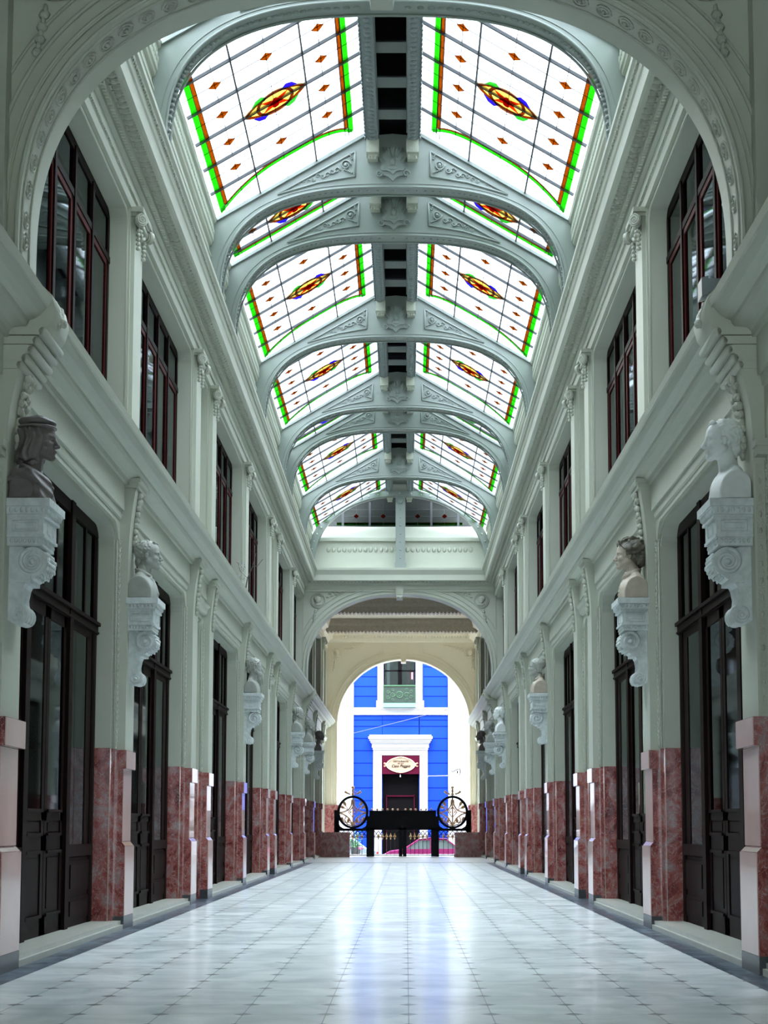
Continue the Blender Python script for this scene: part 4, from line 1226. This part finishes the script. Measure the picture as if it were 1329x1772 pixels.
BL = {
 ('left', 0): 'dark brown bust in a soft cap with shoulder-length hair, nearest on the left',
 ('left', 1): 'grey bust of an older man in a wide-lapelled coat, second on the left',
 ('left', 4): 'grey bust of a long-bearded man with curly hair, third on the left',
 ('left', 7): 'grey bust in a wig and coat, fourth on the left wall',
 ('left', 8): 'grey bare-shouldered curly bust, fifth on the left wall by the far arch',
 ('left', 9): 'dark bust farthest on the left, standing beyond the far arch',
 ('right', 0): 'white plaster bust with bare neck and receding curls, nearest on the right',
 ('right', 1): 'bust with swept-back mane and buttoned jacket, second on the right',
 ('right', 4): 'bust with thick bobbed hair and broad robe collar, third on the right',
 ('right', 7): 'pale bust with high curls and bare shoulders, fourth on the right',
 ('right', 8): 'grey short-haired bust, fifth on the right wall by the far arch',
 ('right', 9): 'dark bust farthest on the right, standing beyond the far arch',
}
PLACE = {0: 'nearest', 1: 'second', 4: 'third', 7: 'fourth', 8: 'fifth', 9: 'farthest'}
for (side, i), spec in SPEC.items():
    s = -1 if side == 'left' else 1; rz = 0 if s < 0 else PI
    o = BR if firstb else dup(BR, (0, 0, 0)); firstb = False
    o.location = (s * 3.115, P[i], 0); o.rotation_euler = (0, 0, rz)
    tag(o, 'weathered scroll bracket under the %s bust on the %s wall' % (PLACE[i], side), 'bracket', 'scroll brackets under the busts')
    b = bust(spec, .019 if i == 0 else .022 if i == 1 else .034)
    if s < 0 or True:
        pass
    b.location = (s * (3.115 - .20), P[i], 3.93 + 1.09 * HS); b.rotation_euler = (0, 0, rz)
    tag(b, BL[(side, i)], 'bust', 'portrait busts on brackets')

# ------------------------------------------------------------------ gate at the far end
GY = 61.2
for s, nm in ((-1, 'left'), (1, 'right')):
    cx = .07; x0, x1 = sorted((cx + s * 2.05, cx + s * 3.30))
    t = thing('marble_bench_wall', 'low red marble wall beside the iron gate on the %s' % nm, 'low wall', (0, 60.5, 0))
    m = MB(); m.box(x0, x1, -.2, .25, .12, .86); m.build('slab', 'marble', t)
    m = MB(); m.box(x0 - .02, x1, -.23, .27, .86, .97); m.build('coping', 'marble', t)
    m = MB(); m.box(x0 - .04, x1, -.25, .27, .0, .13); m.build('plinth', 'marble', t)
def gate_fill(parent, x0, x1, gold=True):
    """lattice band with gilt tulips and thin twisted bars between x0 and x1"""
    m = MB(); n = max(2, round((x1 - x0) / .17)); w_ = (x1 - x0) / n
    for i in range(n):
        a = x0 + i * w_
        for p, q in (((a, .80), (a + w_, 1.02)), ((a + w_, .80), (a, 1.02))): m.tube([(p[0], 0, p[1]), (q[0], 0, q[1])], .014, 4)
    m.box(x0, x1, -.015, .015, .76, .79); m.box(x0, x1, -.02, .02, .05, .09)
    m.build('lattice_band', 'black', parent)
    for i in range(n + 1):
        a = x0 + i * w_
        if i in (0, n): continue
        b = MB(); b.tube([(a, 0, .05), (a, 0, .78)], .011, 5)
        for k in range(7): b.ell((a, 0, .12 + .09 * k), (.015, .015, .02), 5, 3)
        b.build('baluster', 'black', parent)
        g = MB(); g.ell((a, -.02, .83), (.042, .03, .05), 6, 4); g.ell((a - .04, -.02, .80), (.03, .02, .02), 5, 3); g.ell((a + .04, -.02, .80), (.03, .02, .02), 5, 3); g.ell((a, -.02, .73), (.03, .025, .05), 6, 4); g.ell((a, -.02, .90), (.022, .02, .04), 5, 3)
        g.build('gilt_tulip', 'gold', parent)
def oval(cx, cz, a, b, n=40): return [(cx + a * math.cos(2 * PI * i / n), cz + b * math.sin(2 * PI * i / n)) for i in range(n)]
def grille(cx, label, side):
    t = thing('gate_grille', label, 'gate', (cx, GY, 0))
    m = MB(); m.band(oval(0, 1.76, .62, .65), oval(0, 1.76, .52, .56), 'y', -.06, .06, closed=True); m.build('round_frame', 'black', t)
    m = MB()
    for s in (-1, 1): m.box(s * .66, s * .54, -.05, .05, .0, 1.60); m.prism([(s * .62, 1.08), (s * .62, 1.45), (s * .5, 1.2), (s * .3, 1.08)], 'y', -.03, .03)
    s = -1 if side == 'left' else 1; m.box(s * .74, s * .60, -.05, .05, .0, 1.84)
    m.box(-.62, .62, -.05, .05, 1.02, 1.12)
    m.build('outer_frame', 'black', t)
    g = MB()
    T = lambda pts, r=.018: g.tube([(x, -.01, z) for x, z in pts], r * 1.8, 6)
    T([(0, 2.31), (0, 2.10), (0, 1.22)], .016)
    for s in (-1, 1):
        T([(s * .035, 2.25), (s * .06, 2.02), (s * .18, 1.84), (s * .38, 1.76), (s * .52, 1.75)])
        T([(s * .52, 1.72), (s * .38, 1.68), (s * .2, 1.56), (s * .06, 1.36), (0, 1.22)])
        T([(0, 1.98), (s * .17, 1.76), (0, 1.54), (-s * .17, 1.76), (0, 1.98)], .014)
        T([(0, 1.22), (s * .22, 1.28), (s * .33, 1.45), (s * .26, 1.60), (s * .15, 1.52), (s * .22, 1.42)], .015)
        T([(0, 1.24), (s * .14, 1.36), (s * .30, 1.34), (s * .40, 1.42)], .012)
        T([(s * .20, 1.86), (s * .28, 2.02)], .010); T([(s * .20, 1.84), (s * .36, 1.94)], .010)
        for x, z, a in ((.33, 2.10, .5), (.43, 1.96, 1.1), (.42, 1.47, .2), (.17, 1.44, -.4)):
            from mathutils import Matrix
            g.ell((s * x, -.01, z), (.06, .025, .11), 8, 5, rot=Matrix.Rotation(s * a, 3, 'Y'))
    for x, z in ((0, 1.76), (0, 1.90), (0, 1.62), (-.09, 1.76), (.09, 1.76), (0, 1.22), (.52, 1.74), (-.52, 1.74), (0, 2.28), (0, 2.12)): g.ell((x, -.02, z), (.035, .03, .045), 7, 5)
    g.build('gilt_scrollwork', 'gold', t)
    f = MB(); f.ell((0, 0, 2.60), (.045, .04, .12), 8, 5); f.ell((0, 0, 2.73), (.065, .05, .06), 8, 5); f.ell((0, 0, 2.47), (.05, .04, .08), 8, 5)
    for s in (-1, 1):
        f.tube([(0, 0, 2.44), (s * .12, 0, 2.48), (s * .17, 0, 2.58), (s * .10, 0, 2.60), (s * .10, 0, 2.54)], .014, 5)
        f.tube([(s * .12, 0, 2.46), (s * .24, 0, 2.52), (s * .32, 0, 2.58)], [.02, .04, .05], 7)
    f.build('gilt_finial', 'gold', t)
    gate_fill(t, -.54, .54)
    return t
grille(-1.89, 'black gate panel left of the opening, with gilt flower inside a round frame', 'left')
grille(2.05, 'black gate panel right of the opening, with gilt flower inside a round frame', 'right')
for x0, x1, lab in ((-1.24, .075, 'left'), (.08, 1.40, 'right')):
    t = thing('gate_leaf', 'black iron %s leaf of the gate with solid upper panel' % lab, 'gate', ((x0 + x1) / 2, GY, 0)); h = (x1 - x0) / 2
    m = MB(); m.box(-h, h, -.03, .03, 1.12, 1.80); m.box(-h, h, -.05, .05, 1.76, 1.82); m.box(-h, h, -.05, .05, 1.06, 1.14); m.build('solid_panel', 'black', t)
    m = MB(); m2 = MB()
    a, b = (-h, -h + .20) if lab == 'left' else (h - .20, h)
    m.box(a, b, -.05, .05, .02, 1.8)
    a, b = (h - .15, h) if lab == 'left' else (-h, -h + .15)
    m2.box(a, b, -.05, .05, .02, 1.8)
    m.build('stile', 'black', t); m2.build('stile', 'black', t)
    gate_fill(t, *((-h + .2, h - .15) if lab == 'left' else (-h + .15, h - .2)))
    for k in range(6):
        q = MB(); x = -h + .05 + (2 * h - .1) * (k + .3) / 6; q.ell((x, 0, 1.865), (.042, .042, .042), 8, 6); q.ell((x, 0, 1.82), (.015, .015, .03), 5, 3)
        q.build('gilt_ball', 'gold', t)

# ------------------------------------------------------------------ street beyond
SZ = -.75
mb = MB(); mb.box(-25, 25, 65.95, 66.15, 9.4, 17.5); mb.box(-25, -3.4, 65.95, 66.15, SZ, 9.5); mb.box(3.6, 25, 65.95, 66.15, SZ, 9.5); struct('wall_street', mb, 'greystone')
mb = MB(); mb.box(-40, 40, 66.2, 77.2, SZ - .2, SZ); struct('ground', mb, 'asphalt')
mb = MB(); mb.box(-40, 40, 76, 78, SZ - .1, SZ + .15); struct('ground_pavement', mb, 'asphalt')
mb = MB(); mb.box(-3.6, 3.6, 66.2, 67.2, SZ, -.35); mb.box(-3.6, 3.6, 65.9, 66.7, SZ, -.02); struct('ground_steps', mb, 'asphalt')
t = thing('house', 'bright blue town house with white bands across the street', 'building', (0, 78, 0))
HX0, HX1 = -2.45, 2.34
m = MB(); m.box(HX0, -.98, .0, .6, SZ, 6.83); m.box(.86, HX1, .0, .6, SZ, 6.83); m.box(-1, .9, .0, .6, 4.78, 6.83)
m.box(HX0, -.93, .0, .6, 7.2, 10.4); m.box(.69, HX1, 0, .6, 7.2, 10.4); m.build('blue_wall', 'blue', t)
m = MB()
for z in (.15, .78, 1.40, 2.0, 2.5, 3.14, 3.76, 4.39, 5.02, 5.64, 6.25, 6.57):
    m.box(HX0, -1.44, -.008, .002, z - .02, z + .02); m.box(1.3, HX1, -.008, .002, z - .02, z + .02)
    if z > 5.9 or False: m.box(-1.44, 1.3, -.008, .002, z - .02, z + .02)
for z in (7.78, 8.28, 8.78, 9.28, 9.78): m.box(HX0, -1.28, -.008, .002, z - .02, z + .02); m.box(1.1, HX1, -.008, .002, z - .02, z + .02)
m.build('shadow_joints', 'bluegroove', t)
m = MB(); m.box(-7.5, HX0, -.10, .6, SZ, 10.4); m.box(HX1, 7.5, -.10, .6, SZ, 10.4); m.build('white_flank', 'white', t)
m = MB(); m.box(HX0, HX1, -.06, .6, 6.83, 7.2); m.box(HX0, HX1, -.09, .0, 7.1, 7.19); m.build('string_course', 'white', t)
d = MB()
for a, b in ((-1.45, -1.02), (.90, 1.30)): d.box(a, b, -.10, .3, SZ, 4.78)
d.box(-1.45, 1.30, -.10, .3, 4.78, 5.05)
d.box(-1.10, -1.02, -.13, .3, SZ, 4.82); d.box(.90, .98, -.13, .3, SZ, 4.82); d.box(-1.1, .98, -.13, .3, 4.78, 4.86)
for z0, z1, pj, hw in ((5.05, 5.16, .14, 1.40), (5.16, 5.36, .18, 1.44), (5.36, 5.42, .22, 1.48), (5.42, 5.50, .26, 1.52), (5.50, 5.60, .30, 1.57), (5.60, 5.72, .36, 1.62), (5.72, 5.80, .30, 1.56)): d.box(-.075 - hw, -.075 + hw, -pj, .2, z0, z1)
fr = d.build('door_surround', 'white', t)
dn = MB()
for k in range(34): dn.box(-1.42 + 2.68 * k / 33, -1.38 + 2.68 * k / 33, -.16, -.08, 5.06, 5.15)
dn.build('dentils', 'white', fr)
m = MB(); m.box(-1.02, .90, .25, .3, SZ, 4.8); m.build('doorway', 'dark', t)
m = MB()
for a, b in ((-.8, -.75), (.6, .65)): m.box(a, b, .18, .24, SZ, 2.8)
m.box(-.8, .65, .18, .24, 2.7, 2.76); m.build('inner_door_frame', 'maroon', t)
for a, b, c, d_, e in ((-1.24, -.94, -1.30, -.92, -1.12), (.70, 1.04, .68, 1.12, .82)):
    w2 = MB(); w2.box(a, b, -.08, .2, 7.4, 10.2); w2.box(c, d_, -.12, .2, 7.19, 7.55); w2.box(e, e + .1, -.10, 0, 7.55, 10.2)
    w2.build('window_jamb', 'white', t)
wf = MB(); wf.box(-.94, -.88, .1, .16, 7.4, 10.2); wf.box(.64, .70, .1, .16, 7.4, 10.2); wf.box(-.2, .0, .1, .16, 7.4, 10.2); wf.box(-.94, .7, .1, .16, 9.05, 9.12)
wf = wf.build('upper_window', 'dark', t)
g = MB(); g.box(-.94, .7, .14, .15, 7.4, 10.2); g.build('glass_pane', 'pane', wf)
g = MB(); g.box(-.95, .71, .5, .55, 7.3, 10.3); g.build('room_wall', 'dark', wf)
g = MB(); g.box(-.78, -.62, .3, .32, 8.2, 9.8); g.prism([(-.62, 8.2), (-.28, 8.2), (-.28, 8.25), (-.6, 8.3)], 'y', .3, .32); g.build('pale_curtain', 'curtain', wf)
g = MB(); g.box(.25, .42, .3, .32, 8.2, 10); g.build('red_curtain', 'maroon', wf)
g = MB(); g.box(.48, .56, .02, .04, 8.65, 9.0); g.build('pink_rag', 'pink', wf)
# balcony
t2 = thing('balcony', 'small green iron balcony below the upper window of the blue house', 'balcony', (-.12, 77.75, 0))
m = MB(); m.box(-.83, .82, -.12, .25, 7.20, 7.40); m.build('slab', 'verdigris', t2)
m = MB(); m.box(-.83, .82, -.10, -.07, 7.40, 8.26); m.build('backing', 'darkgreen', t2)
m = MB(); m.box(-.83, .82, -.14, -.06, 8.26, 8.32)
for s in (-1, 1):
    m.box(s * .80, s * .83, -.13, -.08, 7.4, 8.26)
    for x, z, r in ((.35, 7.83, .13), (.35, 8.08, .08), (.35, 7.58, .08), (.58, 7.7, .10), (.58, 7.98, .10)): m.spiral((s * x, z), r, -.12, 1.8, .12, flip=s, n=30)
    for k in range(10): m.ell((s * .77, -.12, 7.46 + .085 * k), (.014, .01, .014), 5, 3)
for rr in (.06, .13, .17): m.tube([(rr * math.cos(a), -.12, 7.83 + rr * math.sin(a)) for a in [2 * PI * j / 20 for j in range(20)]], .012, 5, closed=True)
m.build('ironwork', 'railgreen', t2)
# sign over the restaurant door
t3 = thing('restaurant_sign', 'maroon sign with a cream oval lettered panel over the door', 'sign', (-.06, 77.95, 0))
m = MB(); m.box(-.95, .95, -.06, -.02, 3.83, 4.76); m.build('backboard', 'maroon', t3)
def ov(a, b, n=48): return [(a * math.cos(2 * PI * i / n), 4.30 + b * math.sin(2 * PI * i / n) * (1 + .10 * abs(math.sin(2 * PI * i / n)) ** 8)) for i in range(n)]
m = MB(); m.prism(ov(.72, .36), 'y', -.08, -.06); pn = m.build('oval_panel', 'beige', t3)
m = MB(); m.band(ov(.73, .37), ov(.68, .33), 'y', -.10, -.08, closed=True)
for s in (-1, 1):
    m.ell((s * .72, -.09, 4.30), (.06, .02, .09), 8, 5)
    m.spiral((s * .82, 4.36), .05, -.08, 1.2, .15, n=14); m.spiral((s * .82, 4.24), .05, -.08, 1.2, .15, flip=-1, n=14)
m.ell((0, -.09, 4.68), (.12, .02, .03), 8, 5); m.ell((0, -.09, 3.93), (.12, .02, .03), 8, 5)
m.build('gilt_rim', 'gold', t3)
def text(s_, z, size, x=0, shear=0, mat='ink', parent=None, name='lettering'):
    cu = bpy.data.curves.new('letters', 'FONT'); cu.body = s_; cu.size = size; cu.align_x = 'CENTER'; cu.align_y = 'CENTER'; cu.extrude = .004; cu.shear = shear
    o = bpy.data.objects.new('letters', cu); C.objects.link(o); bpy.context.view_layer.update()
    me = bpy.data.meshes.new_from_object(o.evaluated_get(bpy.context.evaluated_depsgraph_get())); bpy.data.objects.remove(o)
    me.materials.clear(); me.materials.append(M[mat]); q = bpy.data.objects.new(name, me); C.objects.link(q)
    q.rotation_euler = (PI / 2, 0, 0); q.location = (x, -.09, z); q.parent = parent; return q
text('RESTAURANTE', 4.465, .115, parent=t3); text('BAR - CAFE', 4.365, .06, parent=t3)
text('Casa Piaggio', 4.235, .19, shear=.35, parent=t3)
m = MB(); m.ell((-.08, 77.9, 3.72), (.03, .03, .06), 8, 6); m.tube([(-.08, 77.9, 3.76), (-.08, 77.9, 3.84)], .008, 5)
tag(m.build('light_bulb', 'white'), 'small bare bulb hanging under the maroon door sign', 'bulb')
# lamp on a long bracket
t4 = thing('street_sign_arm', 'thin pale arm with curved blade reaching out beside the blue house door', 'bracket arm', (0, 77.3, 0))
m = MB(); m.tube([(.9, .5, 3.62), (1.3, .45, 3.62), (1.32, .3, 3.72), (2.3, 0, 3.72), (2.9, -.1, 3.76)], .022, 6); m.build('arm', 'steel', t4)
m = MB(); pts = [(2.78 + .16 * math.cos(a), 3.92 + .22 * math.sin(a)) for a in [-.9 + .22 * i for i in range(9)]]
m.band(pts, [(x - .03, z) for x, z in pts], 'y', -.25, .05); m.build('curved_blade', 'ink', t4)
m = MB(); m.tube([(2.45, -.1, 3.98), (2.55, -.1, 3.92), (2.70, -.1, 4.0), (2.84, -.1, 4.05)], .022, 6); m.ell((2.78, -.1, 3.90), (.03, .03, .08), 6, 5); m.build('hook', 'ink', t4)
m = MB(); m.tube([(-7, 77.92, 4.74), (-3.13, 74.7, 5.5), (0, 72.1, 6.1), (3.25, 69.3, 6.76), (7, 66.1, 7.5)], .011, 5)
tag(m.build('overhead_cable', 'lead'), 'thin cable strung slanting across the street outside', 'cable')
# cars
def car(name, label, x, y, mat, L=4.1, flip=1, z=SZ):
    t = thing(name, label, 'car', (x, y, z))
    low = [(-2.05, .32), (-2.02, .62), (-1.7, .80), (-1.0, .90), (1.55, .92), (2.0, .82), (2.05, .35), (1.62, .25), (-1.7, .25)]
    m = MB(); m.prism([(a * flip, b) for a, b in low], 'y', -.8, .8); m.build('body', mat, t)
    cab = [(-1.05, .90), (-.35, 1.36), (.2, 1.42), (.95, 1.38), (1.55, .92)]
    m = MB(); m.band([(a * flip, b) for a, b in cab], [(a * flip * .93 + .02, .90 + (b - .90) * .90) for a, b in cab], 'y', -.70, .70)
    m.box(flip * .18, flip * .28, -.71, .71, .9, 1.38); m.prism([(-.35 * flip, 1.34), (.2 * flip, 1.42), (.95 * flip, 1.37), (.95 * flip, 1.32), (-.3 * flip, 1.3)], 'y', -.7, .7); m.build('roof_and_pillars', mat, t)
    m = MB(); m.prism([(a * flip * .94 + .01, .90 + (b - .90) * .92) for a, b in cab], 'y', -.67, .67); m.build('windows', 'carglass', t)
    for a in (-1.35, 1.3):
        for yy in (-.78, .78):
            m = MB(); m.cyl((a * flip, .32), .32, 'y', yy - .1, yy + .1, 20); wh = m.build('wheel', 'rubber', t)
            m = MB(); m.cyl((a * flip, .32), .18, 'y', yy - .11, yy + .11, 14); m.build('hub', 'steel', wh)
    m = MB(); m.box(flip * 1.98, flip * 2.06, -.75, -.5, .6, .78); m.box(flip * 1.98, flip * 2.06, .5, .75, .6, .78); m.build('tail_lamps', 'redlamp', t)
    return t
car('parked_car', 'magenta car parked across the street, seen through the gate', 1.15, 72.6, 'magenta')
car('white_car', 'pale car standing left of the magenta one, seen through the gate', -3.15, 71.6, 'carwhite', flip=1)
# shrub outside
t5 = thing('potted_shrub', 'bright green shrub with a pink bloom outside, behind the left gate panel', 'plant', (-1.95, 66.55, -.02))
m = MB(); m.prism([(-.18, 0), (.18, 0), (.22, .34), (-.22, .34)], 'y', -.2, .2); m.build('pot', 'blackstone', t5)
m = MB(); m.tube([(0, 0, .3), (0, 0, .8)], .03, 6)
for k in range(90):
    a = random.uniform(0, 2 * PI); r = random.uniform(.05, .27); z = random.uniform(.3, 1.05)
    from mathutils import Matrix
    m.ell((r * math.cos(a), r * math.sin(a), z), (.07, .03, .012), 5, 3, rot=Matrix.Rotation(a, 3, 'Z') @ Matrix.Rotation(random.uniform(-.8, .8), 3, 'Y'))
m.build('foliage', 'leaf', t5)
m = MB(); m.ell((.22, -.2, .30), (.09, .06, .07), 8, 5); m.build('bloom', 'pink', t5)
# odds and ends along the cornices
t = thing('floodlight', 'small grey floodlight on the right-hand cornice beside the nearest arch', 'lamp', (2.93, 12.9, 5.66))
m = MB(); m.box(-.14, .10, -.07, .07, .10, .22); m.prism([(-.18, .06), (-.12, .08), (-.12, .24), (-.18, .22)], 'y', -.09, .09); m.build('housing', 'steel', t)
m = MB(); m.box(-.02, .02, -.03, .03, 0, .12); m.box(-.06, .06, -.05, .05, 0, .015); m.build('bracket', 'lead', t)
m = MB(); m.tube([(-2.86, 29.1, 5.62), (-2.80, 29.0, 5.9), (-2.70, 28.9, 6.1), (-2.62, 28.8, 6.35)], [.015, .012, .009, .004], 5)
m.tube([(-2.70, 28.9, 6.1), (-2.60, 28.9, 6.12), (-2.50, 28.9, 6.25)], .006, 4); m.tube([(-2.80, 29, 5.9), (-2.95, 29, 6.05), (-2.98, 29, 6.2)], .006, 4)
t = thing('dry_twig', 'bare twig with tiny white blossoms on the left cornice by an upper window', 'twig')
m.build('stem', 'brown', t)
m = MB()
for k in range(26):
    m.ell((-2.95 + random.uniform(-.06, .10), 28.9 + random.uniform(-.2, .2), 5.72 + random.uniform(0, .5)), (.018, .018, .018), 5, 4)
m.build('blossoms', 'white', t)['kind'] = 'stuff'
m = MB(); m.box(3.12, 3.19, 12.15, 12.32, 0, 1.36)
tag(m.build('dark_board', 'black'), 'narrow black board standing against the nearest right-hand pier', 'board')
